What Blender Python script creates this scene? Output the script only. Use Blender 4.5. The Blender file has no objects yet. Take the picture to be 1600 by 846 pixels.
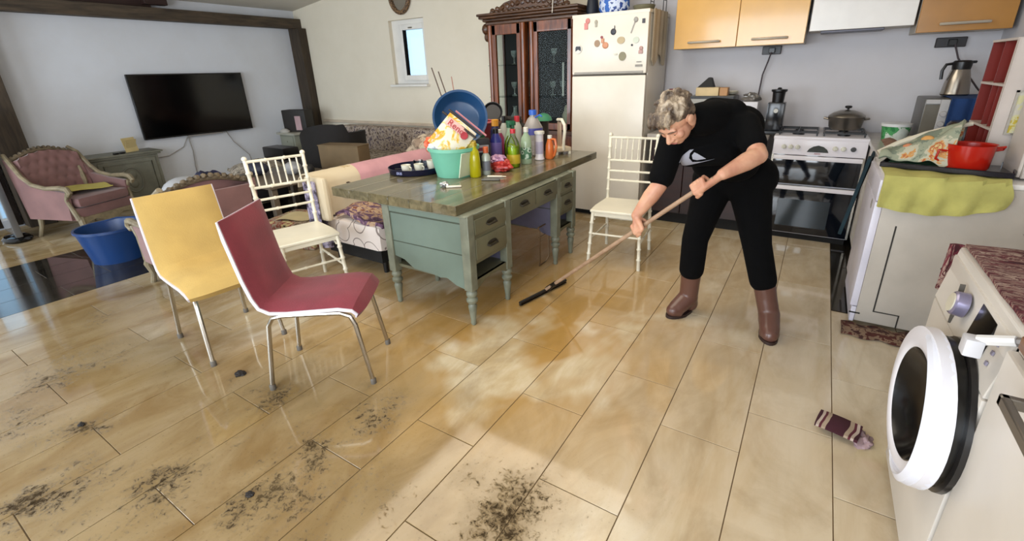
import bpy, bmesh, math, random
from mathutils import Vector, Matrix, noise
from math import sin, cos, pi, radians as rad
random.seed(7)
S = bpy.context.scene
C = S.collection
# ------------------------------------------------------------------ camera
cd = bpy.data.cameras.new('camera'); cam = bpy.data.objects.new('camera', cd); C.objects.link(cam)
cam.matrix_world = Matrix(((0.849, -0.161, 0.504, 0), (0.528, 0.310, -0.790, 0), (-0.029, 0.937, 0.348, 1.45), (0, 0, 0, 1)))
_r = Vector((0.849, 0.528, -0.029)).normalized(); _f = Vector((-0.504, 0.790, -0.348)).normalized()
_u = _r.cross(_f).normalized(); _r = _f.cross(_u)
cam.matrix_world = Matrix(((_r.x, _u.x, -_f.x, 0), (_r.y, _u.y, -_f.y, 0), (_r.z, _u.z, -_f.z, 1.45), (0, 0, 0, 1)))
cd.sensor_width = 36; cd.lens = 718.45 * 36 / 1600; cd.shift_x = -0.0084; cd.shift_y = -0.0274; cd.clip_start = 0.02
S.camera = cam
# ------------------------------------------------------------------ world, lights, exposure
w = bpy.data.worlds.new('World'); S.world = w; w.use_nodes = True
w.node_tree.nodes['Background'].inputs[0].default_value = (0.50, 0.76, 1.0, 1)
w.node_tree.nodes['Background'].inputs[1].default_value = 1.15
def area(name, loc, to, sx, sy, power, col):
    l = bpy.data.lights.new(name, 'AREA'); l.shape = 'RECTANGLE'; l.size = sx; l.size_y = sy; l.energy = power; l.color = col
    o = bpy.data.objects.new(name, l); C.objects.link(o); o.location = loc
    o.rotation_euler = (Vector(to) - Vector(loc)).to_track_quat('-Z', 'Y').to_euler(); return o
area('rear_window_daylight', (-1.1, -2.45, 1.45), (-1.1, 4, 0.9), 2.6, 1.9, 92, (0.90, 0.95, 1.0))
area('rear_terrace_daylight', (-5.2, -2.45, 1.35), (-5.2, 4, 1.0), 2.8, 2.2, 85, (0.86, 0.93, 1.0))
area('right_side_area', (0.98, -0.9, 1.5), (-2.5, 1.2, 0.5), 1.6, 1.3, 22, (0.88, 0.94, 1.0))  # unseen cool area light; the right wall has no window opening
area('ceiling_lamp_light', (-2.0, 2.4, 2.66), (-2.0, 2.4, 0), 2.2, 2.2, 30, (1.0, 0.90, 0.74))
S.view_settings.view_transform = 'Standard'; S.view_settings.look = 'None'; S.view_settings.gamma = 1
S.view_settings.use_curve_mapping = False; S.view_settings.exposure = 0.80
# ------------------------------------------------------------------ materials
def col(h):
    h = h.lstrip('#'); v = [int(h[i:i+2], 16) / 255 for i in (0, 2, 4)]
    return tuple(c / 12.92 if c <= .04045 else ((c + .055) / 1.055) ** 2.4 for c in v) + (1,)
_M = {}
class NT:
    def __init__(s, name):
        s.m = bpy.data.materials.new(name); s.m.use_nodes = True; s.t = s.m.node_tree; s.n = s.t.nodes
        s.b = s.n['Principled BSDF']; s.out = s.n['Material Output']
    def add(s, typ, **k):
        n = s.n.new(typ)
        for a, v in k.items():
            if a[0] == 'i' and a[1:].isdigit(): s.put(n.inputs[int(a[1:])], v)
            else: setattr(n, a, v)
        return n
    def put(s, sock, v):
        if isinstance(v, bpy.types.NodeSocket): s.t.links.new(v, sock)
        else: sock.default_value = v
    def set(s, name, v): s.put(s.b.inputs[name], v)
    def mix(s, f, a, b, mode='MIX'):
        n = s.n.new('ShaderNodeMix'); n.data_type = 'RGBA'; n.blend_type = mode
        s.put(n.inputs[0], f); s.put(n.inputs[6], a); s.put(n.inputs[7], b); return n.outputs[2]
    def ramp(s, f, stops, interp='LINEAR'):
        n = s.n.new('ShaderNodeValToRGB'); n.color_ramp.interpolation = interp; e = n.color_ramp.elements
        while len(e) < len(stops): e.new(0.5)
        for x, (p, c) in zip(e, stops): x.position = p; x.color = c if len(c) == 4 else (*c, 1)
        s.put(n.inputs[0], f); return n.outputs[0]
    def coord(s, which='Object', scale=(1, 1, 1), rot=(0, 0, 0), loc=(0, 0, 0)):
        t = s.n.new('ShaderNodeTexCoord'); m = s.n.new('ShaderNodeMapping')
        s.t.links.new(t.outputs[which], m.inputs[0]); m.inputs[1].default_value = loc; m.inputs[2].default_value = rot; m.inputs[3].default_value = scale
        return m.outputs[0]
    def noise(s, vec, scale, detail=4, rough=.5, dist=0):
        n = s.n.new('ShaderNodeTexNoise'); s.put(n.inputs['Vector'], vec); n.inputs['Scale'].default_value = scale
        n.inputs['Detail'].default_value = detail; n.inputs['Roughness'].default_value = rough; n.inputs['Distortion'].default_value = dist
        return n.outputs[0]
    def bump(s, h, strength, dist=.01):
        n = s.n.new('ShaderNodeBump'); n.inputs['Strength'].default_value = strength; n.inputs['Distance'].default_value = dist
        s.put(n.inputs['Height'], h); s.set('Normal', n.outputs[0])
    def math(s, op, a, b=0.0, clamp=False):
        n = s.n.new('ShaderNodeMath'); n.operation = op; n.use_clamp = clamp; s.put(n.inputs[0], a); s.put(n.inputs[1], b); return n.outputs[0]
def G(v): return (v, v, v, 1)
def M(name, c='#888888', rough=.5, metal=0, var=.06, vscale=6, bump=0, bscale=60, spec=None, coat=0, trans=0, sheen=0, emis=None):
    """plain procedural material: base colour with a little tonal variation and fine relief"""
    if name in _M: return _M[name]
    t = NT(name); vec = t.coord()
    base = col(c); lo = tuple(x * (1 - var * 2) for x in base[:3]) + (1,); hi = tuple(min(1, x * (1 + var)) for x in base[:3]) + (1,)
    nz = t.noise(vec, vscale)
    t.set('Base Color', t.ramp(nz, [(.3, lo), (.7, hi)]) if var else base)
    t.set('Roughness', rough); t.set('Metallic', metal)
    if coat: t.set('Coat Weight', coat); t.set('Coat Roughness', .08)
    if trans: t.set('Transmission Weight', trans); t.set('IOR', 1.45)
    if sheen: t.set('Sheen Weight', sheen)
    if emis: t.set('Emission Color', col(emis[0])); t.set('Emission Strength', emis[1])
    if bump: t.bump(t.noise(vec, bscale, 3), bump, .004)
    _M[name] = t.m; return t.m
def Mwood(name, c1, c2, rough=.35, scale=3, axis='X', coat=0, stretch=9):
    if name in _M: return _M[name]
    t = NT(name); sc = {'X': (1, stretch, stretch), 'Y': (stretch, 1, stretch), 'Z': (stretch, stretch, 1)}[axis]
    vec = t.coord(scale=sc); n = t.noise(vec, scale, 6, .6, .6)
    t.set('Base Color', t.ramp(n, [(.3, col(c1)), (.5, tuple((a + b) / 2 for a, b in zip(col(c1), col(c2)))), (.72, col(c2))]))
    t.set('Roughness', rough); t.bump(n, .15, .003)
    if coat: t.set('Coat Weight', coat)
    _M[name] = t.m; return t.m
def Mpat(name, stops, scale=20, kind='VORONOI', rough=.85, stretch=(1, 1, 1), dist=0, interp='CONSTANT', bump=.2):
    """printed / woven fabric: voronoi cells, noise blotches or waves cut by a colour ramp"""
    if name in _M: return _M[name]
    t = NT(name); vec = t.coord(scale=stretch)
    if kind == 'VORONOI':
        n = t.add('ShaderNodeTexVoronoi'); t.put(n.inputs['Vector'], vec); n.inputs['Scale'].default_value = scale; f = n.outputs['Distance']
    elif kind == 'CELL':
        n = t.add('ShaderNodeTexVoronoi'); t.put(n.inputs['Vector'], vec); n.inputs['Scale'].default_value = scale
        s = t.add('ShaderNodeSeparateColor'); t.put(s.inputs[0], n.outputs['Color']); f = s.outputs[0]
    elif kind == 'WAVE':
        n = t.add('ShaderNodeTexWave'); t.put(n.inputs['Vector'], vec); n.inputs['Scale'].default_value = scale; n.inputs['Distortion'].default_value = dist; f = n.outputs['Fac']
    else: f = t.noise(vec, scale, 5, .6, dist)
    t.set('Base Color', t.ramp(f, [(p, col(c)) for p, c in stops], interp)); t.set('Roughness', rough)
    t.bump(t.noise(vec, 90, 2), bump, .004)
    _M[name] = t.m; return t.m
# ------------------------------------------------------------------ mesh builder
class MB:
    def __init__(s): s.v = []; s.f = []; s.M = Matrix.Identity(4)
    def at(s, loc=(0, 0, 0), rx=0, ry=0, rz=0, sc=None):
        s.M = Matrix.Translation(loc) @ Matrix.Rotation(rad(rz), 4, 'Z') @ Matrix.Rotation(rad(ry), 4, 'Y') @ Matrix.Rotation(rad(rx), 4, 'X')
        if sc: s.M = s.M @ Matrix.Diagonal((*sc, 1))
        return s
    def add(s, vs, fs):
        b = len(s.v); s.v += [tuple(s.M @ Vector(p)) for p in vs]; s.f += [tuple(i + b for i in f) for f in fs]; return s
    def bx(s, x0, x1, y0, y1, z0, z1, b=0):
        if b:   # chamfered box: 24 verts
            bm = bmesh.new(); bmesh.ops.create_cube(bm, size=1)
            for v in bm.verts: v.co = Vector(((x0 + x1) / 2 + v.co.x * (x1 - x0), (y0 + y1) / 2 + v.co.y * (y1 - y0), (z0 + z1) / 2 + v.co.z * (z1 - z0)))
            bmesh.ops.bevel(bm, geom=bm.edges[:], offset=b, segments=2 if b > .004 else 1, profile=.6, affect='EDGES')
            bm.verts.index_update(); s.add([v.co[:] for v in bm.verts], [[v.index for v in f.verts] for f in bm.faces]); bm.free(); return s
        vs = [(x, y, z) for x in (x0, x1) for y in (y0, y1) for z in (z0, z1)]
        return s.add(vs, [(0, 1, 3, 2), (4, 6, 7, 5), (0, 4, 5, 1), (2, 3, 7, 6), (0, 2, 6, 4), (1, 5, 7, 3)])
    def cb(s, c, d, b=0): return s.bx(c[0] - d[0] / 2, c[0] + d[0] / 2, c[1] - d[1] / 2, c[1] + d[1] / 2, c[2] - d[2] / 2, c[2] + d[2] / 2, b)
    def tube(s, pts, r, n=8, closed=False, flat=1.0):
        pts = [Vector(p) for p in pts]; N = len(pts); rs = r if isinstance(r, (list, tuple)) else [r] * N
        rings = []; up = None
        for i, p in enumerate(pts):
            a = pts[i - 1] if i or closed else pts[i]; b = pts[(i + 1) % N] if i < N - 1 or closed else pts[i]
            t = (b - a).normalized()
            if up is None: up = Vector((0, 0, 1)) if abs(t.z) < .9 else Vector((1, 0, 0))
            u = (up - t * up.dot(t)).normalized(); up = u; v = t.cross(u)
            rings.append([tuple(p + (u * cos(2 * pi * k / n) * flat + v * sin(2 * pi * k / n)) * rs[i]) for k in range(n)])
        vs = [q for R in rings for q in R]; fs = []
        for i in range(N - 1 + (1 if closed else 0)):
            j = (i + 1) % N
            for k in range(n): fs.append((i * n + k, i * n + (k + 1) % n, j * n + (k + 1) % n, j * n + k))
        if not closed: fs += [tuple(range(n - 1, -1, -1)), tuple((N - 1) * n + k for k in range(n))]
        return s.add(vs, fs)
    def lathe(s, prof, n=20, c=(0, 0, 0), sx=1, sy=1, caps=True):
        vs = []; fs = []
        for (r, z) in prof:
            for k in range(n): vs.append((c[0] + r * cos(2 * pi * k / n) * sx, c[1] + r * sin(2 * pi * k / n) * sy, c[2] + z))
        for i in range(len(prof) - 1):
            for k in range(n): fs.append((i * n + k, i * n + (k + 1) % n, (i + 1) * n + (k + 1) % n, (i + 1) * n + k))
        if caps and prof[0][0] > 1e-4: fs.append(tuple(range(n - 1, -1, -1)))
        if caps and prof[-1][0] > 1e-4: fs.append(tuple((len(prof) - 1) * n + k for k in range(n)))
        return s.add(vs, fs)
    def prism(s, poly, z0, z1, axis='z'):
        n = len(poly); m = {'z': lambda a, b, z: (a, b, z), 'y': lambda a, b, z: (a, z, b), 'x': lambda a, b, z: (z, a, b)}[axis]
        vs = [m(a, b, z0) for a, b in poly] + [m(a, b, z1) for a, b in poly]
        fs = [tuple(range(n - 1, -1, -1)), tuple(range(n, 2 * n))] + [(i, (i + 1) % n, n + (i + 1) % n, n + i) for i in range(n)]
        return s.add(vs, fs)
    def ball(s, c, r, n=14, m=9):
        r = r if isinstance(r, (list, tuple)) else (r, r, r); vs = []; fs = []
        for i in range(m + 1):
            a = -pi / 2 + pi * i / m; q = max(cos(a), 1e-5)
            for k in range(n): vs.append((c[0] + r[0] * q * cos(2 * pi * k / n), c[1] + r[1] * q * sin(2 * pi * k / n), c[2] + r[2] * sin(a)))
        for i in range(m):
            for k in range(n): fs.append((i * n + k, i * n + (k + 1) % n, (i + 1) * n + (k + 1) % n, (i + 1) * n + k))
        return s.add(vs, fs)
    def sheet(s, fn, nu, nv, th=.004):
        """thick cloth: fn(u,v)->point for u,v in 0..1"""
        P = [[Vector(fn(i / nu, j / nv)) for j in range(nv + 1)] for i in range(nu + 1)]
        def nrm(i, j):
            a = P[min(i + 1, nu)][j] - P[max(i - 1, 0)][j]; b = P[i][min(j + 1, nv)] - P[i][max(j - 1, 0)]
            q = a.cross(b); return q.normalized() if q.length > 1e-9 else Vector((0, 0, 1))
        vs = [tuple(P[i][j] + nrm(i, j) * th / 2) for i in range(nu + 1) for j in range(nv + 1)]
        vs += [tuple(P[i][j] - nrm(i, j) * th / 2) for i in range(nu + 1) for j in range(nv + 1)]
        W = nv + 1; O = (nu + 1) * W; fs = []
        for i in range(nu):
            for j in range(nv):
                a, b, c, d = i * W + j, (i + 1) * W + j, (i + 1) * W + j + 1, i * W + j + 1
                fs += [(a, b, c, d), (O + d, O + c, O + b, O + a)]
        for i in range(nu): fs += [(i * W, O + i * W, O + (i + 1) * W, (i + 1) * W), (i * W + nv, (i + 1) * W + nv, O + (i + 1) * W + nv, O + i * W + nv)]
        for j in range(nv): fs += [(j, j + 1, O + j + 1, O + j), (nu * W + j, O + nu * W + j, O + nu * W + j + 1, nu * W + j + 1)]
        return s.add(vs, fs)
    def mesh(s, name, flat=False, ang=38):
        me = bpy.data.meshes.new(name); me.from_pydata(s.v, [], s.f); me.update()
        bm = bmesh.new(); bm.from_mesh(me); bmesh.ops.remove_doubles(bm, verts=bm.verts, dist=1e-5); bmesh.ops.recalc_face_normals(bm, faces=bm.faces); bm.to_mesh(me); bm.free()
        if not flat:
            me.polygons.foreach_set('use_smooth', [True] * len(me.polygons)); me.set_sharp_from_angle(angle=rad(ang))
        return me
def B(): return MB()
def link(name, me, mt, parent=None, loc=None, rz=0):
    o = bpy.data.objects.new(name, me); C.objects.link(o)
    if mt and not me.materials: me.materials.append(mt)
    if parent: o.parent = parent
    if loc: o.location = loc
    o.rotation_euler.z = rad(rz); return o
def P(name, mb, mt, parent, label=None, bev=0, kind=None, flat=False):
    o = link(name, mb.mesh(name, flat) if isinstance(mb, MB) else mb, mt, parent)
    if label: o['label'] = label
    if kind: o['kind'] = kind
    if bev:
        m = o.modifiers.new('b', 'BEVEL'); m.width = bev; m.segments = 2; m.limit_method = 'ANGLE'; m.angle_limit = rad(40)
    return o
def tag(o, label, cat, group=None):
    o['label'] = label; o['category'] = cat
    if group: o['group'] = group
    return o
def T(name, label, cat, loc=(0, 0, 0), rz=0, group=None):
    o = bpy.data.objects.new(name, None); C.objects.link(o); o.location = loc; o.rotation_euler.z = rad(rz); o.empty_display_size = .1
    return tag(o, label, cat, group)
def solo(name, mb, mt, label, cat, group=None, loc=None, rz=0, bev=0, rot=None):
    o = P(name, mb, mt, None, None, bev); tag(o, label, cat, group)
    if loc: o.location = loc
    o.rotation_euler.z = rad(rz)
    if rot: o.rotation_euler = tuple(rad(a) for a in rot)
    return o
def struct(name, mb, mt, flat=False, parent=None):
    o = P(name, mb, mt, parent, flat=flat)
    if not parent: o['kind'] = 'structure'
    return o
def dup(r, loc, rz=0, label=None, group=None, name=None):
    def cp(o, par):
        c = o.copy(); C.objects.link(c); c.parent = par
        for ch in list(o.children): cp(ch, c)
        return c
    c = cp(r, None); c.location = loc; c.rotation_euler.z = rad(rz)
    if label: c['label'] = label
    if group: c['group'] = group
    return c
def text(name, body, size, mt, parent, loc, rot, depth=.001, label=None, tag_=None):
    cu = bpy.data.curves.new(name, 'FONT'); cu.body = body; cu.size = size; cu.extrude = depth; cu.align_x = 'CENTER'; cu.align_y = 'CENTER'
    tmp = bpy.data.objects.new(name, cu); C.objects.link(tmp); dg = bpy.context.evaluated_depsgraph_get()
    me = bpy.data.meshes.new_from_object(tmp.evaluated_get(dg)); bpy.data.objects.remove(tmp)
    me.materials.clear(); me.materials.append(mt)
    o = bpy.data.objects.new(name, me); C.objects.link(o); o.parent = parent; o.location = loc; o.rotation_euler = tuple(rad(a) for a in rot)
    if label: o['label'] = label
    return o
# ------------------------------------------------------------------ shell materials
def wall_mat(name, c, dirt='#a9a294', amt=.25):
    t = NT(name); v = t.coord('Object'); n = t.noise(v, 1.3, 5, .6); n2 = t.noise(v, 9, 4, .6)
    base = t.mix(t.ramp(n, [(.42, G(0)), (.75, G(amt))]), col(c), col(dirt))
    t.set('Base Color', t.mix(t.math('MULTIPLY', n2, .12), base, col(dirt))); t.set('Roughness', .8); t.bump(t.noise(v, 70, 3), .12, .003); return t.m
m_wall = wall_mat('white_wall_paint', '#dadde4', '#bdb9b4')
m_wall2 = wall_mat('cream_wall_paint', '#e4dac6', '#c4b79c')
m_kwall = wall_mat('kitchen_wall_paint', '#cbc8cb', '#b0a8a0')
m_ceil = wall_mat('ceiling_paint', '#d8d2c6')
m_beam = Mwood('dark_beam_wood', '#2b231b', '#5a4b3a', .7, 3, 'Y')
m_post = Mwood('dark_post_wood', '#241c14', '#4a3c2c', .7, 3, 'Z')
m_grout = M('grout', '#6e5a3e', .7)
XL, XR, YB, YR = -7.35, 1.05, 5.0, -2.6
def tile_mat(dark=False):
    t = NT('dark_tile' if dark else 'beige_tile')
    geo = t.add('ShaderNodeNewGeometry'); pos = geo.outputs['Position']
    oi = t.add('ShaderNodeObjectInfo'); rnd = oi.outputs['Random']
    mp = t.add('ShaderNodeMapping'); t.put(mp.inputs[0], pos); mp.inputs[3].default_value = (1, .28, 1)
    off = t.add('ShaderNodeVectorMath', operation='SCALE'); t.put(off.inputs[0], (13.1, 7.7, 3.3)); t.put(off.inputs['Scale'], rnd)
    ad = t.add('ShaderNodeVectorMath'); t.put(ad.inputs[0], mp.outputs[0]); t.put(ad.inputs[1], off.outputs[0]); v = ad.outputs[0]
    vein = t.noise(v, 5.5, 6, .62, .7)
    big = t.noise(pos, .55, 3, .5)
    if dark:
        base = t.ramp(vein, [(.3, col('#15130f')), (.7, col('#2e2a24'))])
        t.set('Base Color', base); t.set('Roughness', t.ramp(big, [(.4, G(.04)), (.7, G(.15))])); t.set('Specular IOR Level', .6)
        return t.m
    base = t.ramp(vein, [(.25, col('#a8926c')), (.42, col('#c0ac88')), (.58, col('#d2c4a8')), (.8, col('#e0d8c8'))])
    base = t.mix(t.math('MULTIPLY', rnd, .3), base, col('#bda477'))
    # wet film of muddy water: yellower and glossier where the big noise is high
    sx = t.add('ShaderNodeSeparateXYZ'); t.put(sx.inputs[0], pos)
    film = t.ramp(t.noise(pos, .9, 4, .55, .4), [(.40, G(0)), (.47, G(1))])
    wet = t.add('ShaderNodeVectorMath', operation='DISTANCE'); t.put(wet.inputs[0], pos); wet.inputs[1].default_value = (-1.25, 2.0, 0)
    wm = t.add('ShaderNodeMapRange', clamp=True); t.put(wm.inputs[0], wet.outputs['Value']); wm.inputs[1].default_value = 2.2; wm.inputs[2].default_value = .3; wm.inputs[3].default_value = .15; wm.inputs[4].default_value = .9
    base = t.mix(t.math('MULTIPLY', film, wm.outputs[0]), base, col('#a67e3c'))
    # drier, paler tiles on the kitchen side
    dx = t.add('ShaderNodeMapRange', clamp=True); t.put(dx.inputs[0], sx.outputs[0]); dx.inputs[1].default_value = -1.0; dx.inputs[2].default_value = .2; dx.inputs[4].default_value = .6
    base = t.mix(t.math('MULTIPLY', dx.outputs[0], t.ramp(vein, [(.2, G(.6)), (.6, G(1))])), base, col('#dbcfba'))
    # mud smears: strong to the lower left, fading to the right and to the back
    mx = t.add('ShaderNodeMapRange', clamp=True); t.put(mx.inputs[0], sx.outputs[0]); mx.inputs[1].default_value = -.25; mx.inputs[2].default_value = -1.5
    my = t.add('ShaderNodeMapRange', clamp=True); t.put(my.inputs[0], sx.outputs[1]); my.inputs[1].default_value = 1.9; my.inputs[2].default_value = .75
    zone = t.math('ADD', t.math('MULTIPLY', mx.outputs[0], my.outputs[0]), t.math('MULTIPLY', my.outputs[0], .25))
    mpb = t.add('ShaderNodeMapping'); t.put(mpb.inputs[0], pos); mpb.inputs[3].default_value = (1, .5, 1)
    blotch = t.noise(mpb.outputs[0], 2.1, 5, .62, .6)
    speck = t.noise(pos, 34, 8, .82, .4)
    # separate dried mud patches left where the water pooled
    patch = 0.0
    wn = t.add('ShaderNodeTexNoise'); t.put(wn.inputs['Vector'], pos); wn.inputs['Scale'].default_value = 3.5; wn.inputs['Detail'].default_value = 5
    wo = t.add('ShaderNodeVectorMath', operation='SUBTRACT'); t.put(wo.inputs[0], wn.outputs['Color']); wo.inputs[1].default_value = (.5, .5, .5)
    ws = t.add('ShaderNodeVectorMath', operation='MULTIPLY'); t.put(ws.inputs[0], wo.outputs[0]); ws.inputs[1].default_value = (.75, .55, 0)
    wp = t.add('ShaderNodeVectorMath'); t.put(wp.inputs[0], pos); t.put(wp.inputs[1], ws.outputs[0])
    for (cx, cy, r, k) in ((-2.36, .92, .10, .7), (-2.02, .88, .20, .9), (-2.60, .32, .20, .9), (-1.50, 1.10, .20, .95), (-1.57, .83, .17, 1), (-1.50, .62, .26, 1), (-2.20, .13, .22, 1), (-.70, .97, .26, .95), (-1.86, .28, .25, .85), (-.92, 1.0, .16, .6), (-3.25, .50, .35, .8), (-3.4, 1.1, .25, .5), (-1.2, .8, .3, .6), (-2.75, .75, .25, .55), (-1.95, .62, .22, .6), (-1.2, .45, .3, .7), (-2.9, .15, .3, .7), (-.45, 1.1, .2, .5), (-3.8, .8, .3, .6)):
        d = t.add('ShaderNodeVectorMath', operation='DISTANCE'); t.put(d.inputs[0], wp.outputs[0]); d.inputs[1].default_value = (cx, cy, 0)
        m = t.add('ShaderNodeMapRange', clamp=True); t.put(m.inputs[0], d.outputs['Value']); m.inputs[1].default_value = r * 1.5; m.inputs[2].default_value = -r * .3; m.inputs[4].default_value = k
        patch = t.math('MAXIMUM', patch, m.outputs[0])
    soft = t.ramp(t.math('ADD', t.math('MULTIPLY', blotch, zone), t.math('MULTIPLY', patch, .34)), [(.15, G(0)), (.6, G(.8))])
    base = t.mix(soft, base, col('#85704c'))
    cloud = t.ramp(t.noise(mpb.outputs[0], 3.6, 6, .62, .9), [(.46, G(0)), (.66, G(.85))])
    base = t.mix(t.math('MULTIPLY', cloud, t.math('ADD', t.math('MULTIPLY', zone, .55), .32)), base, col('#7c6138'))
    halo = t.ramp(t.math('ADD', t.math('MULTIPLY', patch, .6), t.math('MULTIPLY', t.noise(pos, 7, 5, .65), .5)), [(.42, G(0)), (.80, G(.65))])
    base = t.mix(halo, base, col('#6f5a38'))
    q = t.math('ADD', t.math('MULTIPLY', patch, .34), t.math('MULTIPLY', speck, .9))
    hard = t.ramp(q, [(.645, G(0)), (.74, G(.92))])
    base = t.mix(hard, base, col('#2b2012'))
    fine = t.ramp(t.noise(pos, 75, 4, .7), [(.60, G(0)), (.68, G(.65))])
    base = t.mix(t.math('MULTIPLY', fine, t.math('ADD', t.math('MULTIPLY', zone, .5), patch, True)), base, col('#5a4729'))
    # broad faint silt streaks everywhere
    silt = t.ramp(t.noise(mpb.outputs[0], 3.2, 4, .6, 1.2), [(.5, G(0)), (.75, G(.22))])
    base = t.mix(silt, base, col('#a08860'))
    t.set('Base Color', base)
    t.set('Specular IOR Level', t.mix(t.math('MAXIMUM', hard, halo), G(.7), G(.08))); r = t.mix(film, G(.24), G(.07)); r = t.mix(hard, r, G(.9)); t.set('Roughness', r)
    t.bump(t.math('ADD', t.math('MULTIPLY', hard, .6), t.math('MULTIPLY', vein, .05)), .25, .003)
    return t.m
m_tile, m_dtile = tile_mat(), tile_mat(True)
# ------------------------------------------------------------------ floor
fl = struct('floor', B().bx(XL - .3, XR + .3, YR - .2, YB + .1, -.12, -.0035), m_grout)
TW, TL, TX = .3135, .78, -.05
def tile_mesh(x0, x1, y0, y1):
    g = .0018; b = B(); z0, z1, e = -.004, 0, .0009
    vs = [(x0 + g, y0 + g, z0), (x1 - g, y0 + g, z0), (x1 - g, y1 - g, z0), (x0 + g, y1 - g, z0)]
    vs += [(x0 + g, y0 + g, z1 - e), (x1 - g, y0 + g, z1 - e), (x1 - g, y1 - g, z1 - e), (x0 + g, y1 - g, z1 - e)]
    vs += [(x0 + g + e, y0 + g + e, z1), (x1 - g - e, y0 + g + e, z1), (x1 - g - e, y1 - g - e, z1), (x0 + g + e, y1 - g - e, z1)]
    fs = [(3, 2, 1, 0), (8, 9, 10, 11)]
    for a in (0, 4):
        for k in range(4): fs.append((a + k, a + (k + 1) % 4, a + 4 + (k + 1) % 4, a + 4 + k))
    return b.add(vs, fs)
full = {d: tile_mesh(0, TW, 0, TL).mesh('tile') for d in (0, 1)}
full[0].materials.append(m_tile); full[1].materials.append(m_dtile)
k0 = math.floor((XL - TX) / TW); k1 = math.ceil((XR - TX) / TW)
for k in range(k0, k1):
    xa = TX + k * TW; ph = {-1: .87, -3: .75}.get(k, .36 if k % 2 == 0 else .82)
    cx = xa + TW / 2
    j = math.floor((YR - ph) / TL)
    while ph + j * TL < YB:
        ya = ph + j * TL; yb = ya + TL; j += 1
        cuts = [max(ya, YR), min(yb, YB)]
        band = (-5.62 < cx < -4.40)
        segs = [(cuts[0], cuts[1], band)]
        if cx > .265 and cuts[1] > 3.15:
            if cuts[0] >= 3.15 - .05: segs = [(cuts[0], cuts[1], True)]
            else: segs = [(cuts[0], 3.15, False), (3.15, cuts[1], True)]
        for a, b2, dk in segs:
            x0c, x1c = max(xa, XL), min(xa + TW, XR)
            if b2 - a < .03 or x1c - x0c < .03: continue
            if abs(b2 - a - TL) < 1e-4 and abs(x1c - x0c - TW) < 1e-4: o = link('tile', full[int(dk)], None, fl, (xa, a, 0))
            else: o = link('tile', tile_mesh(0, x1c - x0c, 0, b2 - a).mesh('tile'), m_dtile if dk else m_tile, fl, (x0c, a, 0))
# ------------------------------------------------------------------ walls, ceiling, window
wx0, wx1, wz0, wz1 = -5.25, -4.60, 1.33, 2.16
def holed(x0, x1, z0, z1, holes, y0, y1):
    b = B(); xs = sorted({x0, x1, *[h[0] for h in holes], *[h[1] for h in holes]}); zs = sorted({z0, z1, *[h[2] for h in holes], *[h[3] for h in holes]})
    for i in range(len(xs) - 1):
        for j in range(len(zs) - 1):
            cx, cz = (xs[i] + xs[i + 1]) / 2, (zs[j] + zs[j + 1]) / 2
            if any(h[0] < cx < h[1] and h[2] < cz < h[3] for h in holes): continue
            b.bx(xs[i], xs[i + 1], y0, y1, zs[j], zs[j + 1])
    return b
struct('wall_back', holed(XL - .2, -2.0, -.1, 3.3, [(wx0, wx1, wz0, wz1)], YB, YB + .14), m_wall2, True)
struct('wall_back_kitchen', B().bx(-2.0, XR + .2, YB, YB + .25, -.1, 3.3), m_kwall, True)
lw = B().bx(XL - .12, XL, YR - .2, .72, -.1, 3.3).bx(XL - .12, XL, .92, YB, -.1, 3.3).bx(XL - .12, XL, .72, .92, -.1, .08).bx(XL - .12, XL, .72, .92, 1.32, 3.3)
struct('wall_left', lw, m_wall, True)
struct('wall_right', B().bx(XR, XR + .2, YR - .2, YB, -.1, 3.3), m_kwall, True)
struct('wall_rear', holed(XL - .2, XR + .2, -.1, 3.3, [(-6.7, -3.7, .05, 2.5), (-2.5, .3, .5, 2.45)], YR - .2, YR), m_wall, True)
ce = B().prism([(XL - .3, 2.42), (-3.2, 2.95), (XR + .3, 2.75), (XR + .3, 3.3), (XL - .3, 3.3)], YR - .2, YB + .2, 'y')
struct('ceiling', ce, m_ceil, True)
def clear_glass(name, gloss=.07, tint=(.93, .97, 1, 1), ior=1.35):
    if name in _M: return _M[name]
    t = NT(name); fr = t.add('ShaderNodeFresnel'); fr.inputs[0].default_value = ior
    a = t.add('ShaderNodeBsdfTransparent'); a.inputs[0].default_value = tint; g = t.add('ShaderNodeBsdfGlossy'); g.inputs['Roughness'].default_value = gloss
    m = t.add('ShaderNodeMixShader'); t.put(m.inputs[0], fr.outputs[0]); t.put(m.inputs[1], a.outputs[0]); t.put(m.inputs[2], g.outputs[0]); t.t.links.new(m.outputs[0], t.out.inputs[0])
    _M[name] = t.m; return t.m
m_pvc = M('window_pvc', '#e6e2da', .35, var=.03); m_glass = clear_glass('window_glass', .02)
w1 = B()
for a in ((wx0 + .17, wx0 + .23, wz0 + .05, wz1 - .06), (wx1 - .05, wx1 - .0, wz0 + .05, wz1 - .06)): w1.bx(a[0], a[1], 5.02, 5.10, a[2], a[3], .006)
w1.bx(wx0 + .23, wx1 - .05, 5.02, 5.10, wz0 + .05, wz0 + .12, .006); w1.bx(wx0 + .23, wx1 - .05, 5.02, 5.10, wz1 - .13, wz1 - .06, .006)
w1.bx(wx0, wx0 + .17, 5.06, 5.13, wz0, wz1); w1.bx(wx0 + .17, wx1, 5.06, 5.13, wz1 - .06, wz1); w1.bx(wx0 + .17, wx1, 5.06, 5.13, wz0, wz0 + .05)
wi = struct('window_1', w1, m_pvc)
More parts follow.
